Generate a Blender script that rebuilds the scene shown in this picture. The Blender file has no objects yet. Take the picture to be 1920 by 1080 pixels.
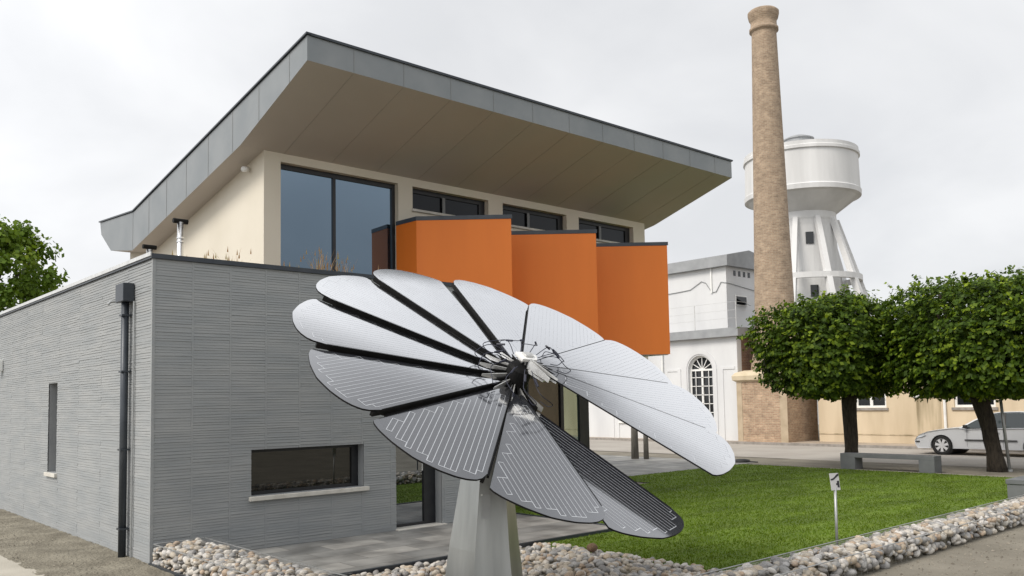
import bpy, math, random
import numpy as np
from mathutils import Vector, Matrix
S = bpy.context.scene
PI = math.pi
# ------------------------------------------------------------------ camera
FPX = 1605.08
RT = Vector((0.74738822, -0.66415243, -0.01767451)); UP = Vector((-0.03160174, -0.0621097, 0.9975689)); FW = Vector((0.66363557, 0.74501271, 0.06740843))
CAM = Vector((-4.05608572, -11.82510669, 2.1))
cd = bpy.data.cameras.new('camera'); cam = bpy.data.objects.new('camera', cd); S.collection.objects.link(cam)
cam.matrix_world = Matrix(((RT.x, UP.x, -FW.x, CAM.x), (RT.y, UP.y, -FW.y, CAM.y), (RT.z, UP.z, -FW.z, CAM.z), (0, 0, 0, 1)))
cd.sensor_width = 36; cd.lens = FPX / 1920 * 36; cd.shift_x = 2.49 / 1920; cd.shift_y = 103.4 / 1920
cd.clip_start = .05; cd.clip_end = 2000
S.camera = cam
S.cycles.caustics_reflective = False; S.cycles.caustics_refractive = False
S.view_settings.view_transform = 'Standard'; S.view_settings.look = 'None'; S.view_settings.gamma = 1; S.view_settings.exposure = 0
# ------------------------------------------------------------------ sky and sun
SUN_EL, SUN_AZ = math.radians(47), math.radians(174)      # direction of the sun measured from +X counter-clockwise
W = bpy.data.worlds.new('World'); S.world = W; W.use_nodes = True
nt = W.node_tree; nt.nodes.clear()
def N(t, **k):
    n = nt.nodes.new(t)
    for a, b in k.items(): setattr(n, a, b)
    return n
L = lambda a, b: nt.links.new(a, b)
out = N('ShaderNodeOutputWorld'); mixs = N('ShaderNodeMixShader'); bg1 = N('ShaderNodeBackground'); bg2 = N('ShaderNodeBackground')
sky = N('ShaderNodeTexSky', sky_type='NISHITA', sun_disc=False, sun_elevation=SUN_EL, sun_rotation=PI/2 - SUN_AZ)
L(sky.outputs[0], bg1.inputs[0]); bg1.inputs[1].default_value = .1
tc = N('ShaderNodeTexCoord'); sep = N('ShaderNodeSeparateXYZ'); L(tc.outputs['Generated'], sep.inputs[0])
za = N('ShaderNodeMath', operation='ADD'); L(sep.outputs[2], za.inputs[0]); za.inputs[1].default_value = .35
zm = N('ShaderNodeMath', operation='MAXIMUM'); L(za.outputs[0], zm.inputs[0]); zm.inputs[1].default_value = .1
dv = N('ShaderNodeVectorMath', operation='DIVIDE'); L(tc.outputs['Generated'], dv.inputs[0])
cmb = N('ShaderNodeCombineXYZ'); [L(zm.outputs[0], cmb.inputs[i]) for i in range(3)]; L(cmb.outputs[0], dv.inputs[1])
ns = N('ShaderNodeTexNoise'); ns.inputs['Scale'].default_value = 1.9; ns.inputs['Detail'].default_value = 5; ns.inputs['Roughness'].default_value = .5; ns.inputs['Distortion'].default_value = .3
L(dv.outputs[0], ns.inputs['Vector'])
cr = N('ShaderNodeValToRGB'); L(ns.outputs[0], cr.inputs[0])
cr.color_ramp.elements[0].position = .36; cr.color_ramp.elements[0].color = (.80, .81, .83, 1)
cr.color_ramp.elements[1].position = .62; cr.color_ramp.elements[1].color = (.955, .96, .97, 1)
# the overcast is brighter on the sun's side
dot = N('ShaderNodeVectorMath', operation='DOT_PRODUCT'); L(tc.outputs['Generated'], dot.inputs[0]); dot.inputs[1].default_value = (-.85, .1, .5)
mr = N('ShaderNodeMapRange'); L(dot.outputs['Value'], mr.inputs[0]); mr.inputs[1].default_value = -.2; mr.inputs[2].default_value = 1; mr.inputs[3].default_value = 1.0; mr.inputs[4].default_value = 1.7
# dark patch added to the unseen sky so the lower petals mirror grey
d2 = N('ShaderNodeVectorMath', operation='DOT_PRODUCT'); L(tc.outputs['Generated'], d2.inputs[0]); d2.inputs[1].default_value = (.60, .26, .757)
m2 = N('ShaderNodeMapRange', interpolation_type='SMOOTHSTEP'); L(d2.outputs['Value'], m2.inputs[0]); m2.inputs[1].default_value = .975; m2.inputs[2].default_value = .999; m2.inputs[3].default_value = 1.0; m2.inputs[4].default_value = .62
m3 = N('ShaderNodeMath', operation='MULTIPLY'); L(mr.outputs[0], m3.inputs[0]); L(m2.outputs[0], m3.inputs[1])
# low sky out of view dimmed, added to grade the picture window's reflection
d4 = N('ShaderNodeVectorMath', operation='DOT_PRODUCT'); L(tc.outputs['Generated'], d4.inputs[0]); d4.inputs[1].default_value = (.505, -.862, -.02)
m4 = N('ShaderNodeMapRange', interpolation_type='SMOOTHSTEP'); L(d4.outputs['Value'], m4.inputs[0]); m4.inputs[1].default_value = .925; m4.inputs[2].default_value = .995; m4.inputs[3].default_value = 1.0; m4.inputs[4].default_value = .55
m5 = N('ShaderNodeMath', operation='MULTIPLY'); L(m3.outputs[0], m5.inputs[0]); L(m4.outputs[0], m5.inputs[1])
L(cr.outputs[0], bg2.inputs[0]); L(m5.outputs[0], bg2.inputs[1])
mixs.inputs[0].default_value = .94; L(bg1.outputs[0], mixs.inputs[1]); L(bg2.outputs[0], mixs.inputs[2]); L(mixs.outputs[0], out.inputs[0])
sl = bpy.data.lights.new('sun', 'SUN'); sl.energy = 2.6; sl.angle = math.radians(22); sl.color = (1, .93, .84)
so = bpy.data.objects.new('sun', sl); S.collection.objects.link(so)
sd = Vector((math.cos(SUN_EL) * math.cos(SUN_AZ), math.cos(SUN_EL) * math.sin(SUN_AZ), math.sin(SUN_EL)))
so.rotation_euler = sd.to_track_quat('Z', 'Y').to_euler(); so.location = (0, 0, 30)

# ------------------------------------------------------------------ materials
M = {}
def mat(name, col, rough=.7, metal=0, col2=None, scale=3., bump=0., bscale=None, ior=None, detail=6, stretch=None, ramp=(.35, .65), coord='Object', coat=0, spec=None, bdist=.02):
    m = bpy.data.materials.new(name); m.use_nodes = True; t = m.node_tree; b = t.nodes['Principled BSDF']
    b.inputs['Base Color'].default_value = (*col, 1); b.inputs['Roughness'].default_value = rough; b.inputs['Metallic'].default_value = metal
    if ior: b.inputs['IOR'].default_value = ior
    if coat: b.inputs['Coat Weight'].default_value = coat
    if spec is not None: b.inputs['Specular IOR Level'].default_value = spec
    tcn = t.nodes.new('ShaderNodeTexCoord'); mp = t.nodes.new('ShaderNodeMapping'); t.links.new(tcn.outputs[coord], mp.inputs[0])
    if stretch: mp.inputs['Scale'].default_value = stretch
    if col2:
        n = t.nodes.new('ShaderNodeTexNoise'); n.inputs['Scale'].default_value = scale; n.inputs['Detail'].default_value = detail; t.links.new(mp.outputs[0], n.inputs['Vector'])
        r = t.nodes.new('ShaderNodeValToRGB'); t.links.new(n.outputs[0], r.inputs[0])
        r.color_ramp.elements[0].position = ramp[0]; r.color_ramp.elements[0].color = (*col, 1)
        r.color_ramp.elements[1].position = ramp[1]; r.color_ramp.elements[1].color = (*col2, 1)
        t.links.new(r.outputs[0], b.inputs['Base Color'])
    if bump:
        n = t.nodes.new('ShaderNodeTexNoise'); n.inputs['Scale'].default_value = bscale or scale * 4; n.inputs['Detail'].default_value = 5; t.links.new(mp.outputs[0], n.inputs['Vector'])
        bp = t.nodes.new('ShaderNodeBump'); bp.inputs['Strength'].default_value = bump; bp.inputs['Distance'].default_value = bdist; t.links.new(n.outputs[0], bp.inputs['Height']); t.links.new(bp.outputs[0], b.inputs['Normal'])
    M[name] = m; return m
def nodes(m): return m.node_tree, m.node_tree.nodes['Principled BSDF']
mat('cladding', (.262, .278, .286), .75, col2=(.308, .318, .319), scale=1.2, bump=.25, bscale=25, stretch=(1, 1, 4), bdist=.01)
mat('cream', (.63, .585, .49), .85, col2=(.68, .635, .54), scale=.8, bump=.1, bscale=60)
mat('zinc', (.20, .218, .228), .45, .3, col2=(.24, .255, .262), scale=1.5, bump=.05, bscale=3)
mat('dark_metal', (.035, .042, .052), .4, .3, col2=(.05, .058, .068), scale=4)
mat('soffit', (.45, .41, .37), .7, col2=(.48, .44, .40), scale=.6)
mat('seam', (.41, .37, .335), .8)
mat('zinc_seam', (.21, .22, .22), .6)
mat('orange', (.76, .185, .016), .55, col2=(.84, .215, .020), scale=1.6, stretch=(1, 1, .15), ramp=(.3, .7))
mat('frame', (.012, .013, .016), .4, col2=(.02, .021, .024), scale=5)
mat('grey_frame', (.16, .165, .17), .4, col2=(.18, .185, .19), scale=5)
mat('stone_sill', (.52, .50, .45), .8, col2=(.62, .60, .55), scale=6, bump=.2, bscale=40)
mat('pipe_metal', (.6, .6, .6), .25, .9, col2=(.7, .7, .7), scale=6)
mat('reveal', (.265, .278, .287), .8, col2=(.305, .315, .32), scale=3, bump=.1, bscale=40)
mat('sand', (.155, .14, .11), .95, col2=(.225, .205, .165), scale=1.1, bump=.9, bscale=28, detail=10)
mat('soil', (.15, .134, .10), .95, col2=(.255, .232, .18), scale=2.2, bump=1., bscale=22, detail=10, bdist=.05)
mat('concrete', (.36, .335, .28), .9, col2=(.43, .40, .34), scale=1.5, bump=.3, bscale=60, detail=8)
mat('asphalt', (.30, .275, .245), .95, col2=(.36, .335, .30), scale=.5, bump=.4, bscale=60, detail=8)
mat('pavement', (.33, .27, .21), .95, col2=(.40, .335, .265), scale=1.0, bump=.3, bscale=40)
mat('kerb_stone', (.22, .20, .18), .9, col2=(.32, .29, .26), scale=5, bump=.3, bscale=40)
mat('bench_concrete', (.12, .127, .133), .85, col2=(.16, .167, .173), scale=2, bump=.25, bscale=50)
mat('white_wall', (.565, .57, .58), .9, col2=(.65, .655, .66), scale=.8, ramp=(.3, .6), bump=.1, bscale=10, stretch=(1, 1, .3))
mat('tower_white', (.55, .55, .545), .9, col2=(.68, .68, .675), scale=.6, stretch=(1, 1, .15), bump=.1, bscale=4)
mat('corrugated', (.27, .28, .29), .6, .2, col2=(.34, .35, .36), scale=2)
mat('dark_window', (.012, .014, .016), .08, ior=1.5)
mat('white_paint', (.72, .72, .70), .6, col2=(.80, .80, .78), scale=3)
mat('black_metal', (.006, .006, .006), .6, col2=(.010, .010, .010), scale=6, spec=.15)
mat('aluminium', (.55, .55, .54), .35, .6, col2=(.68, .68, .66), scale=9)
mat('stainless', (.31, .32, .31), .33, .75, col2=(.42, .43, .42), scale=.8, bump=.04, bscale=12, stretch=(6, 6, .6))
mat('cable', (.012, .014, .03), .5)
mat('tyre', (.012, .012, .012), .8)
mat('rim', (.62, .62, .63), .4, .2)
mat('car_paint', (.56, .57, .585), .3, .1, coat=.6)
mat('car_glass', (.02, .028, .03), .05, ior=1.6)
mat('headlamp', (.5, .52, .54), .1, .3, ior=1.6)
mat('timber', (.13, .12, .10), .9, col2=(.21, .195, .17), scale=6, stretch=(4, 4, .5), bump=.4, bscale=20)
mat('bark', (.022, .017, .012), .95, col2=(.055, .043, .03), scale=7, stretch=(3, 3, .7), bump=1, bscale=14, bdist=.05)
mat('quoin_stone', (.40, .32, .22), .9, col2=(.47, .38, .27), scale=3, bump=.3, bscale=12)
mat('cap_stone', (.50, .42, .29), .9, col2=(.60, .51, .37), scale=2, bump=.3, bscale=12)
mat('post_grey', (.33, .34, .34), .4, .5, col2=(.4, .41, .41), scale=4)
mat('plate_white', (.50, .50, .49), .4)
mat('stain_beige', (.25, .20, .12), .95, col2=(.56, .46, .32), scale=2.2, stretch=(1, 1, .12), ramp=(.36, .56))
mat('rubber', (.015, .015, .015), .6)
# beige render with water stains down from the top
mat('beige_wall', (.48, .385, .26), .9, col2=(.64, .53, .38), scale=1.1, ramp=(.3, .6), stretch=(1, 1, .2), bump=.1, bscale=20)
# glass of the modern building: dark behind, sky mirrored on the coating
def glassmat(name, base, refl, fac, rough=.01):
    m = bpy.data.materials.new(name); m.use_nodes = True; t = m.node_tree; b = t.nodes['Principled BSDF']
    b.inputs['Base Color'].default_value = (*base, 1); b.inputs['Roughness'].default_value = .3; b.inputs['Specular IOR Level'].default_value = .1
    g = t.nodes.new('ShaderNodeBsdfGlossy'); g.inputs['Color'].default_value = (*refl, 1); g.inputs['Roughness'].default_value = rough
    mx = t.nodes.new('ShaderNodeMixShader'); mx.inputs[0].default_value = fac
    n = t.nodes.new('ShaderNodeTexNoise'); n.inputs['Scale'].default_value = .7; bp = t.nodes.new('ShaderNodeBump'); bp.inputs['Strength'].default_value = .03; bp.inputs['Distance'].default_value = .02
    tcn = t.nodes.new('ShaderNodeTexCoord'); t.links.new(tcn.outputs['Object'], n.inputs['Vector']); t.links.new(n.outputs[0], bp.inputs['Height']); t.links.new(bp.outputs[0], g.inputs['Normal'])
    t.links.new(b.outputs[0], mx.inputs[1]); t.links.new(g.outputs[0], mx.inputs[2]); t.links.new(mx.outputs[0], t.nodes['Material Output'].inputs[0])
    M[name] = m
glassmat('tinted_glass', (.010, .018, .028), (.60, .80, 1.0), .34)
glassmat('dark_glass', (.005, .005, .005), (.95, .95, .9), .07)
glassmat('high_glass', (.004, .004, .005), (.9, .95, 1.), .025)
glassmat('door_glass', (.006, .007, .008), (.9, .95, 1.), .30)
glassmat('green_glass', (.015, .025, .022), (.75, .95, .88), .35)
# brick
def brickmat(name, c1, c2, mortar, sc=1., uv=False, bump=.5):
    m = bpy.data.materials.new(name); m.use_nodes = True; t, b = nodes(m)
    tcn = t.nodes.new('ShaderNodeTexCoord')
    if uv: vec = tcn.outputs['UV']
    else:
        s_ = t.nodes.new('ShaderNodeSeparateXYZ'); t.links.new(tcn.outputs['Object'], s_.inputs[0]); a = t.nodes.new('ShaderNodeMath'); t.links.new(s_.outputs[0], a.inputs[0]); t.links.new(s_.outputs[1], a.inputs[1])
        c = t.nodes.new('ShaderNodeCombineXYZ'); t.links.new(a.outputs[0], c.inputs[0]); t.links.new(s_.outputs[2], c.inputs[1]); vec = c.outputs[0]
    br = t.nodes.new('ShaderNodeTexBrick'); t.links.new(vec, br.inputs['Vector']); br.inputs['Color1'].default_value = (*c1, 1); br.inputs['Color2'].default_value = (*c2, 1); br.inputs['Mortar'].default_value = (*mortar, 1)
    br.inputs['Scale'].default_value = sc; br.inputs['Mortar Size'].default_value = .016; br.inputs['Brick Width'].default_value = .23; br.inputs['Row Height'].default_value = .075; br.offset_frequency = 2; br.inputs['Mortar Smooth'].default_value = .4; br.inputs['Bias'].default_value = .1
    n = t.nodes.new('ShaderNodeTexNoise'); n.inputs['Scale'].default_value = 3.2; n.inputs['Detail'].default_value = 8; n.inputs['Roughness'].default_value = .8; t.links.new(tcn.outputs['Object'], n.inputs['Vector'])
    mr_ = t.nodes.new('ShaderNodeMapRange'); t.links.new(n.outputs[0], mr_.inputs[0]); mr_.inputs[1].default_value = .3; mr_.inputs[2].default_value = .7; mr_.inputs[3].default_value = .6; mr_.inputs[4].default_value = 1.3
    mx = t.nodes.new('ShaderNodeVectorMath'); mx.operation = 'MULTIPLY'; t.links.new(br.outputs[0], mx.inputs[0]); t.links.new(mr_.outputs[0], mx.inputs[1]); t.links.new(mx.outputs[0], b.inputs['Base Color'])
    bp = t.nodes.new('ShaderNodeBump'); bp.inputs['Strength'].default_value = bump; bp.inputs['Distance'].default_value = .03; bp.invert = True; t.links.new(br.outputs['Fac'], bp.inputs['Height']); t.links.new(bp.outputs[0], b.inputs['Normal'])
    b.inputs['Roughness'].default_value = .9; M[name] = m
brickmat('brick_tan', (.50, .35, .235), (.35, .225, .15), (.44, .35, .25))
brickmat('brick_tan_round', (.41, .305, .212), (.29, .205, .138), (.37, .30, .225), uv=True)
brickmat('brick_red', (.25, .135, .09), (.19, .095, .06), (.27, .2, .15))
# slate paving
def paving():
    m = bpy.data.materials.new('paving'); m.use_nodes = True; t, b = nodes(m); tcn = t.nodes.new('ShaderNodeTexCoord')
    br = t.nodes.new('ShaderNodeTexBrick'); t.links.new(tcn.outputs['Object'], br.inputs['Vector']); br.inputs['Color1'].default_value = (.26, .255, .24, 1); br.inputs['Color2'].default_value = (.15, .152, .148, 1); br.inputs['Mortar'].default_value = (.12, .115, .105, 1)
    br.inputs['Mortar Size'].default_value = .008; br.inputs['Brick Width'].default_value = .9; br.inputs['Row Height'].default_value = .45; br.inputs['Scale'].default_value = 1
    n = t.nodes.new('ShaderNodeTexNoise'); n.inputs['Scale'].default_value = 1.8; n.inputs['Detail'].default_value = 9; t.links.new(tcn.outputs['Object'], n.inputs['Vector'])
    mr_ = t.nodes.new('ShaderNodeMapRange'); t.links.new(n.outputs[0], mr_.inputs[0]); mr_.inputs[1].default_value = .35; mr_.inputs[2].default_value = .65; mr_.inputs[3].default_value = .7; mr_.inputs[4].default_value = 1.35
    mx = t.nodes.new('ShaderNodeVectorMath'); mx.operation = 'MULTIPLY'; t.links.new(br.outputs[0], mx.inputs[0]); t.links.new(mr_.outputs[0], mx.inputs[1]); t.links.new(mx.outputs[0], b.inputs['Base Color'])
    b.inputs['Roughness'].default_value = .55
    bp = t.nodes.new('ShaderNodeBump'); bp.inputs['Strength'].default_value = .3; bp.inputs['Distance'].default_value = .01; t.links.new(n.outputs[0], bp.inputs['Height']); t.links.new(bp.outputs[0], b.inputs['Normal']); M['paving'] = m
paving()
# stones: tone from the object or the island
def stonemat():
    m = bpy.data.materials.new('river_stone'); m.use_nodes = True; t, b = nodes(m)
    oi = t.nodes.new('ShaderNodeObjectInfo'); ge = t.nodes.new('ShaderNodeNewGeometry'); a = t.nodes.new('ShaderNodeMath'); a.operation = 'ADD'; t.links.new(oi.outputs['Random'], a.inputs[0]); t.links.new(ge.outputs['Random Per Island'], a.inputs[1])
    fr = t.nodes.new('ShaderNodeMath'); fr.operation = 'FRACT'; t.links.new(a.outputs[0], fr.inputs[0])
    r = t.nodes.new('ShaderNodeValToRGB'); t.links.new(fr.outputs[0], r.inputs[0]); r.color_ramp.interpolation = 'CONSTANT'
    cols = [(0.396, 0.353, 0.292), (0.464, 0.439, 0.396), (0.284, 0.28, 0.271), (0.516, 0.482, 0.43), (0.378, 0.292, 0.215), (0.361, 0.353, 0.344), (0.55, 0.525, 0.49), (0.43, 0.361, 0.275), (0.241, 0.232, 0.224), (0.447, 0.404, 0.344)]
    e = r.color_ramp.elements; e[0].color = (*cols[0], 1); e[1].position = .1; e[1].color = (*cols[1], 1)
    for i, c in enumerate(cols[2:]): q = e.new(.2 + i * .1); q.color = (*c, 1)
    tcn = t.nodes.new('ShaderNodeTexCoord'); n = t.nodes.new('ShaderNodeTexNoise'); n.inputs['Scale'].default_value = 14; n.inputs['Detail'].default_value = 6; t.links.new(tcn.outputs['Object'], n.inputs['Vector'])
    mr_ = t.nodes.new('ShaderNodeMapRange'); t.links.new(n.outputs[0], mr_.inputs[0]); mr_.inputs[1].default_value = .3; mr_.inputs[2].default_value = .7; mr_.inputs[3].default_value = .72; mr_.inputs[4].default_value = 1.2
    mx = t.nodes.new('ShaderNodeVectorMath'); mx.operation = 'MULTIPLY'; t.links.new(r.outputs[0], mx.inputs[0]); t.links.new(mr_.outputs[0], mx.inputs[1]); t.links.new(mx.outputs[0], b.inputs['Base Color'])
    b.inputs['Roughness'].default_value = .8; M['river_stone'] = m
stonemat()
def leafmat(name, ca, cb, cc, tone=False):
    m = bpy.data.materials.new(name); m.use_nodes = True; t, b = nodes(m)
    ge = t.nodes.new('ShaderNodeNewGeometry'); r = t.nodes.new('ShaderNodeValToRGB'); at = t.nodes.new('ShaderNodeAttribute'); at.attribute_name = 'tone'; ma = t.nodes.new('ShaderNodeMath'); ma.operation = 'MULTIPLY_ADD'; t.links.new(ge.outputs['Random Per Island'], ma.inputs[0]); ma.inputs[1].default_value = .45 if tone else 1.; ma.inputs[2].default_value = 0
    if tone: mb_ = t.nodes.new('ShaderNodeMath'); mb_.operation = 'MULTIPLY'; mb_.inputs[1].default_value = .6; t.links.new(at.outputs['Fac'], mb_.inputs[0]); t.links.new(mb_.outputs[0], ma.inputs[2])
    t.links.new(ma.outputs[0], r.inputs[0])
    e = r.color_ramp.elements; e[0].color = (*ca, 1); e[1].color = (*cc, 1); q = e.new(.6); q.color = (*cb, 1); t.links.new(r.outputs[0], b.inputs['Base Color']); b.inputs['Roughness'].default_value = .55
    tr = t.nodes.new('ShaderNodeBsdfTranslucent'); hs = t.nodes.new('ShaderNodeVectorMath'); hs.operation = 'MULTIPLY'; t.links.new(r.outputs[0], hs.inputs[0]); hs.inputs[1].default_value = (1.6, 1.5, .6); t.links.new(hs.outputs[0], tr.inputs[0])
    mx = t.nodes.new('ShaderNodeMixShader'); mx.inputs[0].default_value = .3; t.links.new(b.outputs[0], mx.inputs[1]); t.links.new(tr.outputs[0], mx.inputs[2]); t.links.new(mx.outputs[0], t.nodes['Material Output'].inputs[0]); b.inputs['Specular IOR Level'].default_value = .2; M[name] = m
leafmat('leaf', (.020, .042, .004), (.060, .108, .008), (.23, .31, .018), True)
leafmat('leaf_far', (.05, .095, .010), (.11, .18, .018), (.21, .29, .04), True)
leafmat('grass_blade', (.088, .150, .010), (.115, .188, .012), (.15, .215, .02))
def patchy(name):
    t = M[name].node_tree; tcn = t.nodes.new('ShaderNodeTexCoord'); mp = t.nodes.new('ShaderNodeMapping'); mp.inputs['Rotation'].default_value = (0, 0, .35); mp.inputs['Scale'].default_value = (.35, 1.3, 1); t.links.new(tcn.outputs['Object'], mp.inputs[0])
    n = t.nodes.new('ShaderNodeTexNoise'); n.inputs['Scale'].default_value = 1.5; n.inputs['Detail'].default_value = 6; t.links.new(mp.outputs[0], n.inputs['Vector']); mr_ = t.nodes.new('ShaderNodeMapRange'); t.links.new(n.outputs[0], mr_.inputs[0]); mr_.inputs[1].default_value = .3; mr_.inputs[2].default_value = .7; mr_.inputs[3].default_value = .68; mr_.inputs[4].default_value = 1.15
    b = t.nodes['Principled BSDF']; src = b.inputs['Base Color'].links[0].from_socket; mx = t.nodes.new('ShaderNodeVectorMath'); mx.operation = 'MULTIPLY'; t.links.new(src, mx.inputs[0]); t.links.new(mr_.outputs[0], mx.inputs[1]); t.links.new(mx.outputs[0], b.inputs['Base Color'])
patchy('grass_blade')
leafmat('dry_grass', (.32, .19, .10), (.42, .28, .16), (.36, .33, .17))
mat('lawn_soil', (.085, .140, .010), .95, col2=(.125, .19, .015), scale=1.6, bump=.6, bscale=50, detail=8); patchy('lawn_soil')
# solar panel face
def solarmat():
    m = bpy.data.materials.new('solar_face'); m.use_nodes = True; t, b = nodes(m)
    b.inputs['Base Color'].default_value = (.022, .024, .030, 1); b.inputs['Roughness'].default_value = .5; b.inputs['Specular IOR Level'].default_value = .3
    tcn = t.nodes.new('ShaderNodeTexCoord'); n = t.nodes.new('ShaderNodeTexNoise'); n.inputs['Scale'].default_value = 2.5; n.inputs['Detail'].default_value = 5; t.links.new(tcn.outputs['Object'], n.inputs['Vector'])
    g = t.nodes.new('ShaderNodeBsdfGlossy'); g.inputs['Color'].default_value = (.97, .98, 1, 1)
    mr_ = t.nodes.new('ShaderNodeMapRange'); t.links.new(n.outputs[0], mr_.inputs[0]); mr_.inputs[3].default_value = .04; mr_.inputs[4].default_value = .13; t.links.new(mr_.outputs[0], g.inputs['Roughness'])
    bp = t.nodes.new('ShaderNodeBump'); bp.inputs['Strength'].default_value = .05; bp.inputs['Distance'].default_value = .008; t.links.new(n.outputs[0], bp.inputs['Height']); t.links.new(bp.outputs[0], g.inputs['Normal'])
    # anti-reflective glass: mirrors strongly only at a grazing angle
    lw = t.nodes.new('ShaderNodeLayerWeight'); lw.inputs['Blend'].default_value = .5
    r = t.nodes.new('ShaderNodeValToRGB'); t.links.new(lw.outputs['Facing'], r.inputs[0]); e = r.color_ramp.elements
    e[0].position = .0; e[0].color = (.10,) * 3 + (1,); e[1].position = .70; e[1].color = (.98,) * 3 + (1,)
    for p_, c_ in ((.50, .30), (.55, .34), (.585, .40), (.605, .5), (.63, .86)): q = e.new(p_); q.color = (c_,) * 3 + (1,)
    mx = t.nodes.new('ShaderNodeMixShader'); t.links.new(r.outputs[0], mx.inputs[0]); t.links.new(b.outputs[0], mx.inputs[1]); t.links.new(g.outputs[0], mx.inputs[2]); t.links.new(mx.outputs[0], t.nodes['Material Output'].inputs[0]); M['solar_face'] = m
solarmat()
def wiremat():      # silver print under the same glass
    m = M['solar_face'].copy(); m.name = 'wiring'; b = m.node_tree.nodes['Principled BSDF']; b.inputs['Base Color'].default_value = (.46, .48, .51, 1)
    M['wiring'] = m
wiremat()

# ------------------------------------------------------------------ builders
ORG = {}
class MB:
    def __init__(s): s.v = []; s.f = []; s.mi = []; s.cur = 0; s.uv = None
    def poly(s, pts, m=None):
        i = len(s.v); s.v += [tuple(p) for p in pts]; s.f.append(tuple(range(i, i + len(pts)))); s.mi.append(s.cur if m is None else m); return s
    def add(s, v, f, m=None):
        i = len(s.v); s.v += [tuple(p) for p in v]; s.f += [tuple(i + k for k in q) for q in f]; s.mi += [s.cur if m is None else m] * len(f); return s
    def box(s, x0, x1, y0, y1, z0, z1, m=None):
        v = [(x, y, z) for z in (z0, z1) for y in (y0, y1) for x in (x0, x1)]
        return s.add(v, [(0, 2, 3, 1), (4, 5, 7, 6), (0, 1, 5, 4), (2, 6, 7, 3), (0, 4, 6, 2), (1, 3, 7, 5)], m)
    def prism(s, base, top, m=None, caps=True):
        n = len(base); f = [(i, (i + 1) % n, n + (i + 1) % n, n + i) for i in range(n)]
        if caps: f += [tuple(reversed(range(n))), tuple(range(n, 2 * n))]
        return s.add(list(base) + list(top), f, m)
    def ext(s, poly, axis, a, b, m=None):
        def P(p, t): return (t, p[0], p[1]) if axis == 0 else ((p[0], t, p[1]) if axis == 1 else (p[0], p[1], t))
        return s.prism([P(p, a) for p in poly], [P(p, b) for p in poly], m)
    def tube(s, pts, rad, n=10, m=None, caps=True):
        pts = [Vector(p) for p in pts]; rad = rad if isinstance(rad, (list, tuple)) else [rad] * len(pts)
        v = []; prev = None
        for i, p in enumerate(pts):
            d = (pts[min(i + 1, len(pts) - 1)] - pts[max(i - 1, 0)]).normalized()
            if prev is None:
                a = Vector((0, 0, 1)) if abs(d.z) < .9 else Vector((1, 0, 0)); x = d.cross(a).normalized()
            else: x = (prev - d * prev.dot(d)).normalized()
            prev = x; y = d.cross(x)
            v += [p + (x * math.cos(2 * PI * k / n) + y * math.sin(2 * PI * k / n)) * rad[i] for k in range(n)]
        f = [(i * n + k, i * n + (k + 1) % n, (i + 1) * n + (k + 1) % n, (i + 1) * n + k) for i in range(len(pts) - 1) for k in range(n)]
        if caps: f += [tuple(reversed(range(n))), tuple((len(pts) - 1) * n + k for k in range(n))]
        return s.add(v, f, m)
    def lathe(s, c, prof, n=32, m=None):
        v = [(c[0] + r * math.cos(2 * PI * k / n), c[1] + r * math.sin(2 * PI * k / n), z) for r, z in prof for k in range(n)]
        return s.add(v, [(i * n + k, i * n + (k + 1) % n, (i + 1) * n + (k + 1) % n, (i + 1) * n + k) for i in range(len(prof) - 1) for k in range(n)], m)
    def build(s, name, mats, parent=None, smooth=False, origin=None, bevel=0):
        o0 = Vector(origin) if origin is not None else (ORG[parent.name] if parent is not None else Vector((0, 0, 0)))
        me = bpy.data.meshes.new(name); me.from_pydata([(a - o0.x, b - o0.y, c - o0.z) for a, b, c in s.v], [], s.f)
        for mm in (mats if isinstance(mats, (list, tuple)) else [mats]): me.materials.append(M[mm])
        me.polygons.foreach_set('material_index', s.mi)
        if smooth: me.polygons.foreach_set('use_smooth', [True] * len(s.f))
        me.update(); o = bpy.data.objects.new(name, me); S.collection.objects.link(o)
        if parent is not None: o.parent = parent; ORG[o.name] = o0
        else: o.location = o0; ORG[o.name] = o0
        if bevel:
            b = o.modifiers.new('bevel', 'BEVEL'); b.width = bevel; b.segments = 2; b.limit_method = 'ANGLE'
        return o
def tag(o, label=None, cat=None, group=None, kind=None):
    for k, v in (('label', label), ('category', cat), ('group', group), ('kind', kind)):
        if v: o[k] = v
    return o
def thing(name, loc, label, cat, group=None):
    o = bpy.data.objects.new(name, None); S.collection.objects.link(o); o.location = loc; o.empty_display_size = .2; ORG[o.name] = Vector(loc)
    return tag(o, label, cat, group)
def inview(p):
    d = Vector(p) - CAM; z = d.dot(FW)
    if z < .5: return None
    x = 957.5 + FPX * d.dot(RT) / z; y = 643.4 - FPX * d.dot(UP) / z
    return (x, y, z) if -20 < x < 1940 and -20 < y < 1100 else None
rnd = random.Random(7)

# ================================================================== SETTING
def sheet(name, x0, x1, y0, y1, z, m, nx=1, ny=1, amp=0):
    b = MB(); v = []; f = []
    for j in range(ny + 1):
        for i in range(nx + 1):
            v.append((x0 + (x1 - x0) * i / nx, y0 + (y1 - y0) * j / ny, z + (rnd.uniform(-amp, amp) if amp else 0)))
    for j in range(ny):
        for i in range(nx): a = j * (nx + 1) + i; f.append((a, a + 1, a + nx + 2, a + nx + 1))
    b.add(v, f); o = b.build(name, m, smooth=bool(amp)); tag(o, kind='structure'); return o
sheet('ground', -600, 900, -600, 900, -.02, 'sand')
sheet('concrete_path', -5.5, -1.15, -9, 40, -.012, 'concrete')
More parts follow.
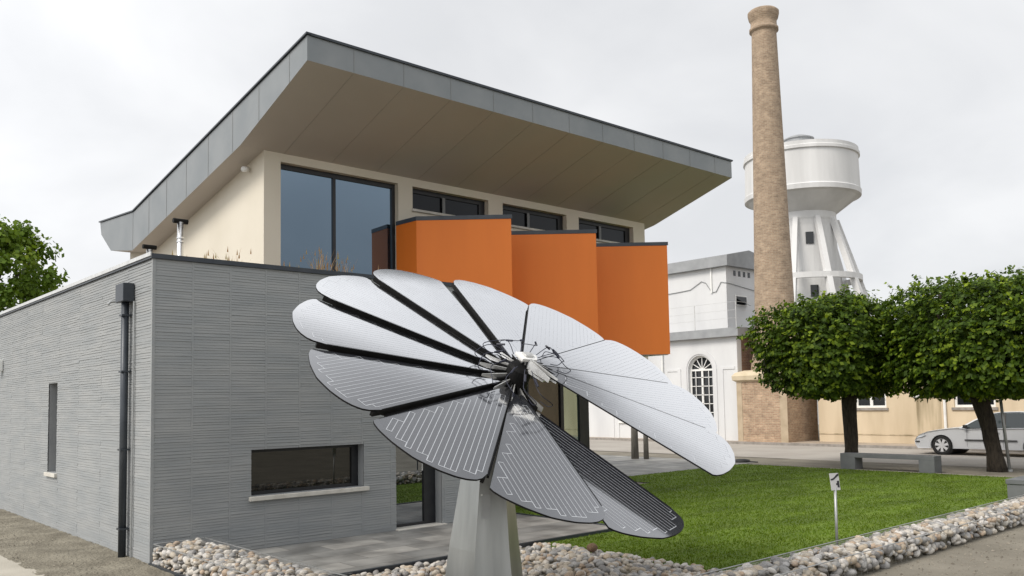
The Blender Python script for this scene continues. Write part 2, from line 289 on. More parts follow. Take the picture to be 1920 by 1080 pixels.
# soil strip heaped unevenly against the long wall
b = MB(); v = []; f = []; nx, ny = 10, 160
for j in range(ny + 1):
    for i in range(nx + 1):
        x = -1.25 + 1.3 * i / nx; y = -1 + 24 * j / ny; t = i / nx
        v.append((x, y, -.014 + .035 * t + .03 * math.sin(y * 1.9 + x * 3) * math.sin(PI * min(t * 1.2, 1)) * .6 + (rnd.uniform(0, .018) if 0 < i else 0)))
for j in range(ny):
    for i in range(nx): a = j * (nx + 1) + i; f.append((a, a + 1, a + nx + 2, a + nx + 1))
tag(b.add(v, f).build('soil_path', 'soil', smooth=True), kind='structure')
sheet('patio', .02, 6.55, -2.5, 0, .03, 'paving')
b = MB(); b.box(.7, 6.6, -2.56, -2.505, -.02, .045); b.box(6.555, 6.6, -2.5, .1, -.02, .045); tag(b.build('patio_kerb', 'dark_metal'), kind='structure')
sheet('terrace', 12.9, 20.2, 3.62, 10.5, .0, 'paving')
sheet('gravel_path', 19.35, 22.2, -30, 3.6, -.008, 'sand')
sheet('road', 22.2, 29.2, -120, 160, -.006, 'asphalt')
b = MB(); b.box(29.2, 29.36, -120, 160, -.02, .1); tag(b.build('far_kerb', 'kerb_stone'), kind='structure')
sheet('pavement', 29.361, 31.6, -120, 160, .09, 'pavement')
b = MB(); b.box(19.3, 19.36, -6.25, 3.6, -.02, .015); tag(b.build('lawn_kerb', 'kerb_stone'), kind='structure')
# lawn sheet with the patio corner cut out
b = MB()
b.poly([(4.72, -6.28, 0), (19.3, -6.28, 0), (19.3, -2.57, 0), (4.62, -2.57, 0)])
b.poly([(6.605, -2.57, 0), (19.3, -2.57, 0), (19.3, 2.0, 0), (6.605, 2.0, 0)]); b.poly([(12.9, 2.0, 0), (19.3, 2.0, 0), (19.3, 3.61, 0), (12.9, 3.61, 0)])
tag(b.build('lawn', 'lawn_soil'), kind='structure')
# grass blades on the lawn
rs = np.random.RandomState(3)
def grass():
    n = 75000; x = rs.uniform(4.65, 19.3, n * 2); y = rs.uniform(-6.3, 3.6, n * 2)
    ok = ~((x < 6.62) & (y > -2.58)) & ~((x < 12.9) & (y > 1.95)); d = np.hypot(x - CAM.x, y - CAM.y); ok &= rs.rand(n * 2) < np.clip(12 / d, .35, 1) ** 1.0
    x, y = x[ok][:n], y[ok][:n]; n = len(x)
    stripe = np.sin((x * .55 + y * .83) * 6.5) * .5
    V = []; 
    h = rs.uniform(.014, .034, n) ; a = rs.uniform(0, 2 * PI, n); w = rs.uniform(.006, .012, n); lx = rs.normal(0, .012, n) + .01 * stripe; ly = rs.normal(0, .012, n) + .014 * stripe
    p0 = np.stack([x - np.cos(a) * w, y - np.sin(a) * w, np.zeros(n)], 1); p1 = np.stack([x + np.cos(a) * w, y + np.sin(a) * w, np.zeros(n)], 1); p2 = np.stack([x + lx, y + ly, h], 1)
    co = np.stack([p0, p1, p2], 1).reshape(-1, 3); me = bpy.data.meshes.new('grass'); me.vertices.add(3 * n); me.vertices.foreach_set('co', co.ravel()); me.loops.add(3 * n); me.loops.foreach_set('vertex_index', np.arange(3 * n)); me.polygons.add(n)
    me.polygons.foreach_set('loop_start', np.arange(n) * 3); me.polygons.foreach_set('loop_total', np.full(n, 3)); me.materials.append(M['grass_blade']); me.update(); me.validate()
    o = bpy.data.objects.new('grass', me); S.collection.objects.link(o); tag(o, 'short mown green grass covering the lawn', 'grass', kind='stuff')
grass()

# ================================================================== MODERN BUILDING
B = thing('modern_building', (0, 0, 0), 'modern building with sloping zinc roof, orange bays and grey ribbed ground floor', 'building')
LX, LY, H = 5.6, 12.5, 4.12                                # low wing
WIN = (1.41, 3.30, .79, 1.46); DOOR = (3.91, 4.84, 0.0, 2.15); SLOT = (4.70, 5.28, .98, 2.56)
# wall core with openings: panels around the openings, 0.22 thick
def wall_x(b, y0, y1, x0, x1, z0, z1, ops):                # wall along X, openings (x0,x1,z0,z1)
    xs = sorted({x0, x1, *[o[0] for o in ops], *[o[1] for o in ops]})
    for a, c in zip(xs, xs[1:]):
        op = [o for o in ops if o[0] <= a and c <= o[1]]
        if not op: b.box(a, c, y0, y1, z0, z1)
        else:
            o = op[0]
            if o[2] > z0: b.box(a, c, y0, y1, z0, o[2])
            if o[3] < z1: b.box(a, c, y0, y1, o[3], z1)
def wall_y(b, x0, x1, y0, y1, z0, z1, ops):
    t = MB(); wall_x(t, x0, x1, y0, y1, z0, z1, ops)
    b.add([(v[1], v[0], v[2]) for v in t.v], [tuple(reversed(f)) for f in t.f])
b = MB(); wall_x(b, -.001, .30, -.001, LX, -.05, H, [WIN, DOOR]); wall_y(b, -.001, .30, .302, LY, -.05, H, [SLOT])
b.box(LX - .3, LX, .302, 2.0, -.05, H); b.box(.302, LX, LY - .3, LY, -.05, H)
b.build('wall', 'reveal', B)
# cladding: split ribs in columns
def cladding(name, length, ops, axis, colw=.545, off=.53 - .545):
    b = MB(); r = random.Random(5 + axis); c0 = 0
    rows = []; z = -.05
    while z < H:
        hh = r.uniform(.032, .046); rows.append((z, min(z + hh, H))); z += hh
    edges = [0] + [off + colw * k for k in range(1, 60) if off + colw * k < length] + [length]
    for a, c in zip(edges, edges[1:]):
        if c - a < .02: continue
        cz = r.uniform(-.006, .006)
        if axis == 0:      # plain upright band between the ribbed panels
            zz = [-.05] + [q for o in ops if a + .03 > o[0] and a < o[1] for q in (o[2], o[3])] + [H]
            for za, zb in zip(zz[::2], zz[1::2]): b.box(a + .0005, a + .0295, -.0075, .0005, za, zb)
        for z, z1 in rows:
            d0 = r.uniform(.0045, .0085); d1 = d0 - r.uniform(.001, .003); w0 = r.uniform(-.003, .003)
            segs = [(a + (.03 if axis == 0 else .0), c - .0003)]
            for o in ops:
                if z < o[3] and z1 > o[2]:
                    new = []
                    for p, q in segs:
                        if q <= o[0] or p >= o[1]: new.append((p, q))
                        else:
                            if p < o[0]: new.append((p, o[0]))
                            if q > o[1]: new.append((o[1], q))
                    segs = new
            for p, q in segs:
                n = max(1, int((q - p) / .27)); pr = None
                xs = [p + (q - p) * i / n for i in range(n + 1)]; V = []
                for x in xs:
                    j = r.uniform(-.002, .002); jz = r.uniform(-.005, .005) + cz
                    V += [(x, -d0 - j, z + .003 + jz), (x, -d1 - j * .6, z1 - .005 + jz), (x, .011, z1 - .001), (x, .011, z + .001)]
                F = []
                for i in range(n):
                    k = 4 * i; F += [(k, k + 4, k + 5, k + 1), (k + 1, k + 5, k + 6, k + 2), (k + 3, k + 7, k + 4, k)]
                F += [(0, 1, 2, 3), (4 * n + 3, 4 * n + 2, 4 * n + 1, 4 * n)]
                if axis == 1: V = [(v_[1], v_[0], v_[2]) for v_ in V]; F = [tuple(reversed(f_)) for f_ in F]
                b.add(V, F)
    return b.build(name, 'cladding', B)
cladding('cladding', LX, [WIN, DOOR], 0)
cladding('cladding', LY, [SLOT], 1, 1.2, -.2)
b = MB(); b.box(-.012, .03, -.012, .03, -.05, H); b.build('corner_trim', 'cladding', B)
b = MB(); b.box(-.035, LX + .03, -.035, .33, H + .002, H + .067); b.box(-.035, .33, .331, LY, H + .002, H + .067); b.build('coping', 'dark_metal', B)
b = MB(); b.box(-.02, .31, .332, LY - .05, H + .069, H + .085); b.box(-.05, -.0355, -.03, LY, H + .032, H + .085); b.build('coping_flashing', 'aluminium', B)
b = MB(); b.box(.301, LX - .31, .301, LY - .31, 3.60, 3.72); b.build('flat_roof', 'kerb_stone', B)
# low strip window
w = MB()
x0, x1, z0, z1 = WIN
for q in ((x0, x0 + .05, z0, z1), (x1 - .12, x1, z0, z1), (x0 + .051, x1 - .121, z0, z0 + .05), (x0 + .051, x1 - .121, z1 - .05, z1)): w.box(q[0], q[1], .17, .24, q[2], q[3])
w = w.build('window', 'frame', B)
MB().box(x0 + .04, x1 - .1, .20, .215, z0 + .04, z1 - .04).build('pane', 'dark_glass', w)
MB().box(x0 - .035, x1 + .07, -.06, .169, z0 - .065, z0 - .003).build('sill', 'stone_sill', w, bevel=.006)
# glazed door
x0, x1, z0, z1 = DOOR
w = MB()
for q in ((x0, x0 + .07, z0, z1), (x1 - .24, x1, z0, z1), (x0 + .071, x1 - .241, z1 - .08, z1), (x0 + .071, x1 - .241, z0 + .01, z0 + .09)): w.box(q[0], q[1], .18, .25, q[2], q[3])
w = w.build('door', 'frame', B)
MB().box(x0 + .06, x1 - .23, .21, .222, z0 + .08, z1 - .07).build('pane', 'door_glass', w)
MB().tube([(x1 - .30, .14, .95), (x1 - .30, .14, 1.35)], .012).build('handle', 'aluminium', w)
MB().box(x0 - .02, x1 + .05, -.09, .17, -.03, .045).build('doorstep', 'stone_sill', B, bevel=.006)
# slot window in the long wall
y0, y1, z0, z1 = SLOT
w = MB()
for q in ((y0, y0 + .05, z0, z1), (y1 - .05, y1, z0, z1), (y0 + .051, y1 - .051, z0, z0 + .05), (y0 + .051, y1 - .051, z1 - .05, z1)): w.box(.2, .26, q[0], q[1], q[2], q[3])
w = w.build('window', 'frame', B)
MB().box(.225, .24, y0 + .04, y1 - .04, z0 + .04, z1 - .04).build('pane', 'dark_glass', w)
MB().box(-.05, .199, y0 - .06, y1 + .06, z0 - .07, z0 - .003).build('sill', 'stone_sill', w, bevel=.006)
# rainwater pipe with hopper
p = MB().tube([(-.085, .88, -.02), (-.085, .87, 3.75)], .052, 16).build('downpipe', 'dark_metal', B, smooth=True)
MB().box(-.17, -.015, .70, 1.04, 3.60, 3.86).build('hopper', 'dark_metal', p, bevel=.008)
for z in (.4, 1.5, 2.6, 3.4): MB().box(-.145, -.012, .815, .94, z, z + .025).build('clip', 'dark_metal', p)
MB().tube([(-.03, .68, -.02), (-.03, .66, 2.0), (-.03, .67, 3.6)], .012, 6).build('cable', 'post_grey', B)
MB().tube([(-.02, 1.25, 3.66), (-.16, 1.28, 3.64), (-.2, 1.28, 3.60)], .02, 8).build('overflow_spout', 'post_grey', B)
lm = MB().box(-.14, -.012, 9.02, 9.22, 2.93, 3.17).build('wall_lamp', 'white_paint', B, bevel=.01)
# upper volume
CX0, CX1, CY0, CY1 = 2.5547, 12.90, 2.0, 9.0
def topz(y): return 6.555 if y <= CY0 else (6.555 - (y - CY0) * (6.555 - 5.55) / (7.49 - 2.0) if y < 7.49 else 5.55 + (y - 7.49) * .14)
BIG = (2.872, 5.37, 3.72, 6.41); UW = [(5.71 + 2.385 * k, 7.69 + 2.385 * k, 5.95, 6.405) for k in range(3)]
b = MB(); wall_x(b, CY0, CY0 + .3, CX0, CX1, 2.95, 6.56, [BIG] + UW)
for xa in (CX0, CX1 - .3): b.ext([(CY0 + .301, 3.0), (CY1, 3.0), (CY1, topz(CY1) + .02), (7.49, topz(7.49) + .02), (CY0 + .301, 6.52)], 0, xa, xa + .3)
b.box(CX0 + .3, CX1 - .3, CY1 - .3, CY1, 3.0, topz(CY1)); b.build('upper_wall', 'cream', B)
MB().box(LX + .01, CX1 - .01, CY0 + .01, CY1 - .01, 2.80, 2.94).build('floor_slab', 'soffit', B)
# large picture window
x0, x1, z0, z1 = BIG
w = MB()
for q in ((x0, x0 + .035, z0, z1), (x1 - .07, x1, z0, z1), (3.985, 4.045, z0 + .05, z1 - .09), (x0 + .036, x1 - .071, z0, z0 + .05), (x0 + .036, x1 - .071, z1 - .09, z1)): w.box(q[0], q[1], 2.12, 2.2, q[2], q[3])
w = w.build('picture_window', 'frame', B)
MB().box(x0 + .03, 3.99, 2.15, 2.165, z0 + .04, z1 - .08).build('pane', 'tinted_glass', w); MB().box(4.04, x1 - .06, 2.15, 2.165, z0 + .04, z1 - .08).build('pane', 'tinted_glass', w)
for (x0, x1, z0, z1) in UW:
    w = MB()
    for q in ((x0, x0 + .05, z0, z1), (x1 - .16, x1, z0, z1), (x0 + .051, x1 - .161, z0, z0 + .04), (x0 + .051, x1 - .161, z1 - .09, z1)): w.box(q[0], q[1], 2.13, 2.2, q[2], q[3])
    w = w.build('window', 'frame', B); MB().box(x0 + .04, x1 - .15, 2.16, 2.175, z0 + .03, z1 - .08).build('pane', 'high_glass', w)
    xm = x0 + .83; MB().box(xm, xm + .07, 2.11, 2.129, z0 + .02, z1 - .09).build('mullion', 'grey_frame', w)
    MB().box(x0 - .03, x1 + .03, 1.95, 2.12, z0 - .05, z0 - .004).build('sill', 'stone_sill', w)
# orange sawtooth bays
for k in range(3):
    s = 2.369 * k; pl = [(5.31 + s, 1.999), (5.345 + s, 1.37), (6.68 + s, .155), (6.76 + s, 1.999)]
    bay = MB().ext(pl, 2, 3.09, 5.56).build('bay', 'orange', B)
    c = sum(x for x, y in pl) / 4, sum(y for x, y in pl) / 4
    ex = [(c[0] + (x - c[0]) * 1.012, min(c[1] + (y - c[1]) * 1.02, 1.999)) for x, y in pl]
    MB().ext(ex, 2, 5.562, 5.64).build('bay_coping', 'dark_metal', bay)
    ins = [(c[0] + (x - c[0]) * .97, min(c[1] + (y - c[1]) * .97, 1.999)) for x, y in pl]
    MB().ext(ins, 2, 3.07, 3.088).build('bay_soffit', 'soffit', bay)
# glazed ground floor under the bays
g = MB()
GX1 = 11.1
for x in (LX + .02, 6.6, 7.8, 9.0, 10.15): g.box(x, x + .1, 2.4, 2.5, .0, 2.79)
g.box(GX1 - .32, GX1, 2.4, 2.52, 0, 2.79); g.box(LX + .12, GX1 - .33, 2.41, 2.49, 0, .12); g.box(LX + .12, GX1 - .33, 2.41, 2.49, 2.6, 2.79); g.box(GX1 - .1, GX1, 2.521, 8.5, 0, 2.79)
g = g.build('glazed_front', 'frame', B)
MB().box(LX + .1, 10.16, 2.44, 2.455, .1, 2.62).build('pane', 'dark_glass', g); MB().box(10.24, GX1 - .3, 2.44, 2.455, .1, 2.62).build('pane', 'green_glass', g)
MB().box(9.06, 9.10, 2.36, 2.40, .1, 2.6).build('mullion', 'frame', g)
# roof: profile in the Y-Z plane
RX0, RX1 = 2.118, 13.30
prof_top = [(-.3705, 7.702), (7.45, 6.37), (9.82, 6.53)]
prof_bot = [(9.72, 6.23), (8.98, 5.74), (7.49, 5.53), (2.0, 6.56), (-.3705, 7.312)]
rf = MB(); full = prof_top + prof_bot
n = len(full); 
vL = [(RX0, y, z) for y, z in full]; vR = [(RX1, y, z) for y, z in full]
rf.poly(list(reversed(vL)), 0); rf.poly(vR, 0)
for i in range(n):
    j = (i + 1) % n; soff = i in (4, 5, 6) 
    rf.poly([vL[i], vL[j], vR[j], vR[i]], 1 if soff else 0)
roof = rf.build('roof', ['zinc', 'soffit'], B)
t = MB(); e = .03
P = [(-.3705 - e, 7.715), (7.45, 6.383), (9.82 + e, 6.543)]
for a, c in zip(P, P[1:]):
    for xa in (RX0 - e, RX1 - .05): t.ext([(a[0], a[1]), (c[0], c[1]), (c[0], c[1] + .028), (a[0], a[1] + .028)], 0, xa, xa + .08)
t.ext([(RX0 + .051, 7.705), (RX1 - .051, 7.705), (RX1 - .051, 7.743), (RX0 + .051, 7.743)], 1, -.3705 - e, -.32)
t.build('edge_trim', 'dark_metal', roof)
for x in (2.93, 3.88, 4.86, 5.83, 6.80, 7.78, 8.75, 9.73, 10.70, 11.66, 12.62):
    MB().box(x, x + .012, -.3745, -.3715, 7.32, 7.70).build('fascia_seam', 'zinc_seam', roof)
    MB().prism([(x, -.36, 7.3065), (x + .007, -.36, 7.3065), (x + .007, 1.99, 6.560), (x, 1.99, 6.560)], [(x, -.36, 7.3035), (x + .007, -.36, 7.3035), (x + .007, 1.99, 6.557), (x, 1.99, 6.557)]).build('soffit_seam', 'seam', roof)
for y in (.2, 1.27, 2.3, 3.36, 4.41, 5.45, 6.46, 7.46):
    zt = 7.702 - (y + .3705) * .17; zb = (7.312 - (y + .37) * .317) if y < 2 else 6.56 - (y - 2) * .1876
    MB().box(RX0 - .004, RX0 - .001, y, y + .014, zb + .005, zt - .005).build('fascia_seam', 'zinc_seam', roof)
# flue on the flat roof
VX, VZ = 1.81, 5.28
fl = MB().tube([(1.67, 3.5, 3.72), (1.67, 3.5, 5.42)], .055, 16).build('flue', 'pipe_metal', B, smooth=True)
MB().tube([(1.54, 3.5, 5.44), (1.80, 3.5, 5.44)], .045, 14).build('flue_cap', 'black_metal', fl)
for z in (4.6, 5.05, 5.12): MB().lathe((1.67, 3.5), [(.062, z), (.062, z + .03)], 16).build('flue_ring', 'pipe_metal', fl)
v_ = MB().tube([(VX, 5.5, 3.72), (VX, 5.5, VZ - .05)], .06, 12).build('vent_pipe', 'pipe_metal', B, smooth=True)
MB().tube([(VX - .13, 5.5, VZ), (VX + .13, 5.5, VZ)], .045, 12).build('vent_cap', 'black_metal', v_)
MB().tube([(2.5, 2.55, 6.33), (2.4, 2.5, 6.30)], .05, 12).build('security_light', 'white_paint', B, smooth=True)

# dry grasses growing on the roof terrace behind the parapet
def tuft(cx, cy, z0, hgt, n, spread, label, seed):
    r = random.Random(seed); b = MB()
    for i in range(n):
        a = r.uniform(0, 2 * PI); l = r.uniform(.02, spread); h = hgt * r.uniform(.55, 1); x, y = cx + r.gauss(0, .06), cy + r.gauss(0, .05); w = .006
        dx, dy = math.cos(a), math.sin(a); px, py = -dy * w, dx * w; pr = None
        P3 = [(x + dx * l * t * t, y + dy * l * t * t, z0 + h * (t - .12 * t * t)) for t in (0, .4, .75, 1)]
        W_ = (1, .9, .6, .15)
        V = []
        for p_, ww in zip(P3, W_): V += [(p_[0] - px * ww, p_[1] - py * ww, p_[2]), (p_[0] + px * ww, p_[1] + py * ww, p_[2])]
        b.add(V, [(0, 1, 3, 2), (2, 3, 5, 4), (4, 5, 7, 6)])
        if r.random() < .4:
            q = P3[3]; b.poly([(q[0] - .012, q[1], q[2] - .05), (q[0] + .012, q[1], q[2] - .05), (q[0] + .004, q[1] + .004, q[2] + .05)])
    tag(b.build('grass_tuft', 'dry_grass', origin=(cx, cy, z0)), label, 'grass tuft', 'dry grasses on the flat roof')
tuft(1.02, 1.0, 3.72, .86, 34, .3, 'sparse beige grass tuft before the cream side wall, furthest from the picture window', 1)
tuft(1.55, 1.1, 3.72, .98, 46, .35, 'dry beige grass tuft nearest the cream corner on the flat roof', 2)
tuft(2.62, 1.15, 3.72, .86, 26, .3, 'thin low grass tuft before the lower corner of the picture window', 3)
tuft(3.15, 1.1, 3.72, 1.16, 70, .38, 'tall rust coloured grass tuft before the picture window, fullest of them', 4)
tuft(3.62, 1.2, 3.72, 1.10, 50, .34, 'reddish grass tuft just beside the window mullion', 5)
tuft(4.4, 1.1, 3.72, .92, 34, .3, 'low orange grass tuft close to the first orange bay', 6)

# ================================================================== SOLAR FLOWER
C = Vector((1.9545382, -5.22083142, 2.4380123)); n_ = Vector((0.01829999, -0.55218807, 0.83351871)).normalized(); u_ = Vector((0.99945129, 0.03312268, 0)).normalized(); v__ = n_.cross(u_)
T0, DL, HS, TL = math.radians(47.661), math.radians(29.4426), -.0278, .018
PB = Vector((1.65, -4.95, -.02))
FL = thing('solar_flower', PB, 'large flower-shaped solar tracker with grey fan petals on a tapered steel pedestal', 'solar tracker')
rp = [(0, 2.15), (.06, 2.24), (.15, 2.285), (.3, 2.33), (.5, 2.37), (.68, 2.36), (.8, 2.335), (.88, 2.30), (.94, 2.25), (.98, 2.18), (1, 2.08)]
def rout(s):
    if s < 0: return 2.10
    for (a, ra), (c, rc) in zip(rp, rp[1:]):
        if s <= c: return ra + (rc - ra) * (s - a) / (c - a)
    return rp[-1][1]
def pz(r, s): return TL * (s - .5) * min(1, r / .5)
def petal_mesh():
    b = MB(); ns, nr, ri = 30, 12, .26; th = .016
    ss = [i / ns for i in range(ns + 1)]; top = []; bot = []
    ss = [s * .955 + .045 for s in ss]
    for s in ss:
        for j in range(nr + 1):
            r = ri + (rout(s) - ri) * j / nr; a = s * DL; top.append((r * math.cos(a), r * math.sin(a), pz(r, s)))
    bot = [(x, y, z - th) for x, y, z in top]; k = nr + 1; nn = len(top)
    b.add(top + bot, [(i * k + j, i * k + j + 1, (i + 1) * k + j + 1, (i + 1) * k + j) for i in range(ns) for j in range(nr)], 0)
    b.v += top + bot; F = []; q0 = len(b.v) - 2 * nn
    F += [(nn + i * k + j, nn + (i + 1) * k + j, nn + (i + 1) * k + j + 1, nn + i * k + j + 1) for i in range(ns) for j in range(nr)]
    for i in range(ns): F.append((i * k + nr, nn + i * k + nr, nn + (i + 1) * k + nr, (i + 1) * k + nr)); F.append((i * k, (i + 1) * k, nn + (i + 1) * k, nn + i * k))
    for j in range(nr): F.append((j, nn + j, nn + j + 1, j + 1)); F.append((ns * k + j, ns * k + j + 1, nn + ns * k + j + 1, nn + ns * k + j))
    # dark gasket along the raised edge
    for j in range(nr):
        q_ = []
        for r_, s_ in ((0, 0), (1, 0), (1, 1), (0, 1)):
            p_ = Vector(top[ns * k + j + r_]); e_ = Vector((math.sin(DL), -math.cos(DL), 0)) * .007 * s_; q_.append(tuple(p_ + e_ + Vector((0, 0, .0025))))
        b.poly(q_, 1)
    b.f += [tuple(a_ + q0 for a_ in f_) for f_ in F]; b.mi += [1] * len(F); return b
def rib_mesh():
    b = MB(); a = DL; ca, sa = math.cos(a), math.sin(a); w = .016
    prof = [(.16, .5), (.45, 1), (1.96, 1), (2.06, .55), (2.17, .45)]
    V = []
    for r, hh in prof:
        zt = pz(r, 1) - .0175; zb = zt - .012 - .074 * hh
        if r > 2: zb = zt - .03 - .03 * hh
        for side in (-1, 1):
            o_ = side * w - w * 1.6; x, y = r * ca - o_ * sa, r * sa + o_ * ca
            V += [(x, y, zt), (x, y, zb)]
    F = []
    for i in range(len(prof) - 1):
        k = 4 * i; F += [(k, k + 4, k + 5, k + 1), (k + 2, k + 3, k + 7, k + 6), (k + 1, k + 5, k + 7, k + 3), (k, k + 2, k + 6, k + 4)]
    F += [(0, 1, 3, 2), (len(V) - 4, len(V) - 2, len(V) - 1, len(V) - 3)]
    b.add(V, F)
    # second slimmer rail running beside it
    V = []
    for r in (.3, 2.02):
        zt = pz(r, 1) - .060
        for side in (0, 1):
            o_ = .002 + side * .022; x, y = r * ca - o_ * sa, r * sa + o_ * ca
            V += [(x, y, zt), (x, y, zt - .022)]
    b.add(V, [(0, 4, 5, 1), (2, 3, 7, 6), (1, 5, 7, 3), (0, 2, 6, 4), (0, 1, 3, 2), (4, 6, 7, 5)]); return b
def wiring_mesh(seed):
    r_ = random.Random(seed); b = MB(); ca, sa = math.cos(DL), math.sin(DL)
    # frame: X along the raised edge, Y towards the low edge
    def toP(X, Y):
        x = X * ca + Y * sa; y = X * sa - Y * ca; r = math.hypot(x, y); s = math.atan2(y, x) / DL; return x, y, pz(r, s) + .0012, r, s
    def inside(X, Y):
        x, y, z, r, s = toP(X, Y); 
        if s < 0 or s > 1: return False
        return r < rout(s) - .035 and r > .40 and r * math.sin(s * DL) > .03 and r * math.sin((1 - s) * DL) > .02
    def line(X0, Y0, X1, Y1, w):
        nseg = max(1, int(math.hypot(X1 - X0, Y1 - Y0) / .15)); dx, dy = X1 - X0, Y1 - Y0; l = math.hypot(dx, dy); 
        if l < 1e-4: return
        px, py = -dy / l * w, dx / l * w
        for i in range(nseg):
            a, c = i / nseg, (i + 1) / nseg; q = []
            for t, sg in ((a, -1), (c, -1), (c, 1), (a, 1)): q.append(toP(X0 + dx * t + px * sg, Y0 + dy * t + py * sg)[:3])
            b.poly(list(reversed(q)) if False else q)
    cw, cl = .098, .078; cols = []
    Y = .025
    while Y + cw < 1.25:
        ok = [i for i in range(1, 32) if all(inside(i * cl + a, Y + c) for a in (0, cl) for c in (0, cw))]
        if ok: cols.append((Y, ok[0] * cl, (ok[-1] + 1) * cl))
        Y += cw + .004
    for i, (Y, a, c) in enumerate(cols):
        y1, y2 = Y + cw * .25, Y + cw * .75
        line(a, y1, c, y1, .0028); line(a, y2, c, y2, .0028)
        line(c, y1, c, y2, .0042); line(a, y1, a, y2, .0042)
        if i + 1 < len(cols):
            Yn, an, cn = cols[i + 1]; z1 = Yn + cw * .25
            if i % 2 == 0: line(c, y2, cn, y2, .0042); line(cn, y2, cn, z1, .0042)
            else: line(a, y2, an, y2, .0042); line(an, y2, an, z1, .0042)
    return b
petal_proto = None
def place_petal(k, o):
    a = T0 + k * DL - (.03 if k == 0 else 0); R3 = Matrix((u_, v__, n_)).transposed(); R3 = R3 @ Matrix.Rotation(a, 3, 'Z')
    loc = C + n_ * HS * (k + .5) - PB
    if k == 7: loc -= n_ * .085; R3 = R3 @ Matrix.Rotation(DL * .5, 3, 'Z') @ Matrix.Rotation(-.035, 3, 'X') @ Matrix.Rotation(-DL * .5, 3, 'Z')
    o.matrix_local = Matrix.Translation(loc) @ R3.to_4x4()
pm = petal_mesh(); rm = rib_mesh(); wm = wiring_mesh(2)
def flip(b):     # wiring faces must look up the normal
    return b
for idx, k in enumerate(range(-4, 8)):
    if petal_proto is None:
        o = pm.build('petal', ['solar_face', 'black_metal'], FL, origin=(0, 0, 0)); rib = rm.build('rib', 'black_metal', o, origin=(0, 0, 0)); wi = wm.build('cell_wiring', 'wiring', o, origin=(0, 0, 0)); petal_proto = (o, rib, wi)
        for p_ in o.data.polygons: p_.use_smooth = p_.material_index == 0
    else:
        o = petal_proto[0].copy(); S.collection.objects.link(o); o.parent = FL
        for c_ in petal_proto[1:]: q = c_.copy(); S.collection.objects.link(q); q.parent = o
    place_petal(k, o)
def HP(a, c, e): return C + u_ * a + v__ * c + n_ * e
# hub
hub = MB(); prof = [(.0, .03), (.11, .03), (.13, .0), (.15, -.30), (.12, -.36), (0, -.36)]; nn = 24; V = []
for r, z in prof: V += [HP(r * math.cos(2 * PI * i / nn), r * math.sin(2 * PI * i / nn), z) for i in range(nn)]
hub.add(V, [(i * nn + j, i * nn + (j + 1) % nn, (i + 1) * nn + (j + 1) % nn, (i + 1) * nn + j) for i in range(len(prof) - 1) for j in range(nn)])
hub = hub.build('hub', 'black_metal', FL)
bk = MB()
def plate(bm, a, r0, r1, z0, z1, w):
    d = (math.cos(a), math.sin(a)); e = (-d[1], d[0]); V = []
    for r in (r0, r1):
        for s in (-1, 1):
            for z in (z0, z1 if r == r0 else z0 + (z1 - z0) * .5): V.append(HP(d[0] * r + e[0] * w * s, d[1] * r + e[1] * w * s, z))
    bm.add(V, [(0, 2, 3, 1), (4, 5, 7, 6), (0, 1, 5, 4), (2, 6, 7, 3), (0, 4, 6, 2), (1, 3, 7, 5)])
for k in [x * .5 for x in range(-8, 17)]:
    a = T0 + (k) * DL; zk = HS * k
    b_ = MB(); plate(b_, a + .06, .07, .42, zk - .06, zk + .045, .005); plate(b_, a - .09, .07, .36, zk - .07, zk + .03, .005); plate(b_, a, .10, .30, zk - .10, zk - .07, .03)
    b_.build('bracket', 'aluminium' if k == int(k) else 'black_metal', hub)
b_ = MB(); q = [(-.09, -.07), (.10, -.09), (.17, .0), (.10, .08), (-.08, .08)]
b_.prism([HP(x + .03, y + .03, .10) for x, y in q], [HP(x + .03, y + .03, .14) for x, y in q]); b_.build('junction_box', 'white_paint', hub, bevel=.008)
b_ = MB(); b_.prism([HP(x * .5 + .05, y * .5 + .03, .141) for x, y in q], [HP(x * .5 + .05, y * .5 + .03, .16) for x, y in q]); b_.build('lid', 'aluminium', hub)
cb = random.Random(11)
for k in range(-4, 8):
    a = T0 + (k + .5) * DL; zk = HS * (k + .5); d = (math.cos(a), math.sin(a)); a2 = a + .3; e = (math.cos(a2), math.sin(a2))
    pts = [HP(d[0] * .16, d[1] * .16, max(zk, -.05) + .12), HP(d[0] * .30, d[1] * .30, zk + .16 + cb.uniform(0, .06)), HP(d[0] * .42, d[1] * .42, zk + .14), HP(e[0] * .50, e[1] * .50, zk + .07), HP(e[0] * .46, e[1] * .46, zk + .02), HP(e[0] * .36, e[1] * .36, zk + .02)]
    # smooth the loop
    sm = [];
    for i in range(len(pts) - 1):
        p0, p1, p2, p3 = pts[max(i - 1, 0)], pts[i], pts[i + 1], pts[min(i + 2, len(pts) - 1)]
        for t in (0, .25, .5, .75): sm.append(.5 * ((2 * p1) + (-p0 + p2) * t + (2 * p0 - 5 * p1 + 4 * p2 - p3) * t * t + (-p0 + 3 * p1 - 3 * p2 + p3) * t ** 3))
    sm.append(pts[-1]); MB().tube(sm, .0045, 6).build('cable', 'cable', hub, smooth=True)
    c0 = HP(d[0] * .33, d[1] * .33, zk + .19); c1 = HP(d[0] * .25, d[1] * .25, zk + .23); MB().tube([c0, c1], .011, 8).build('connector', 'cable', hub)
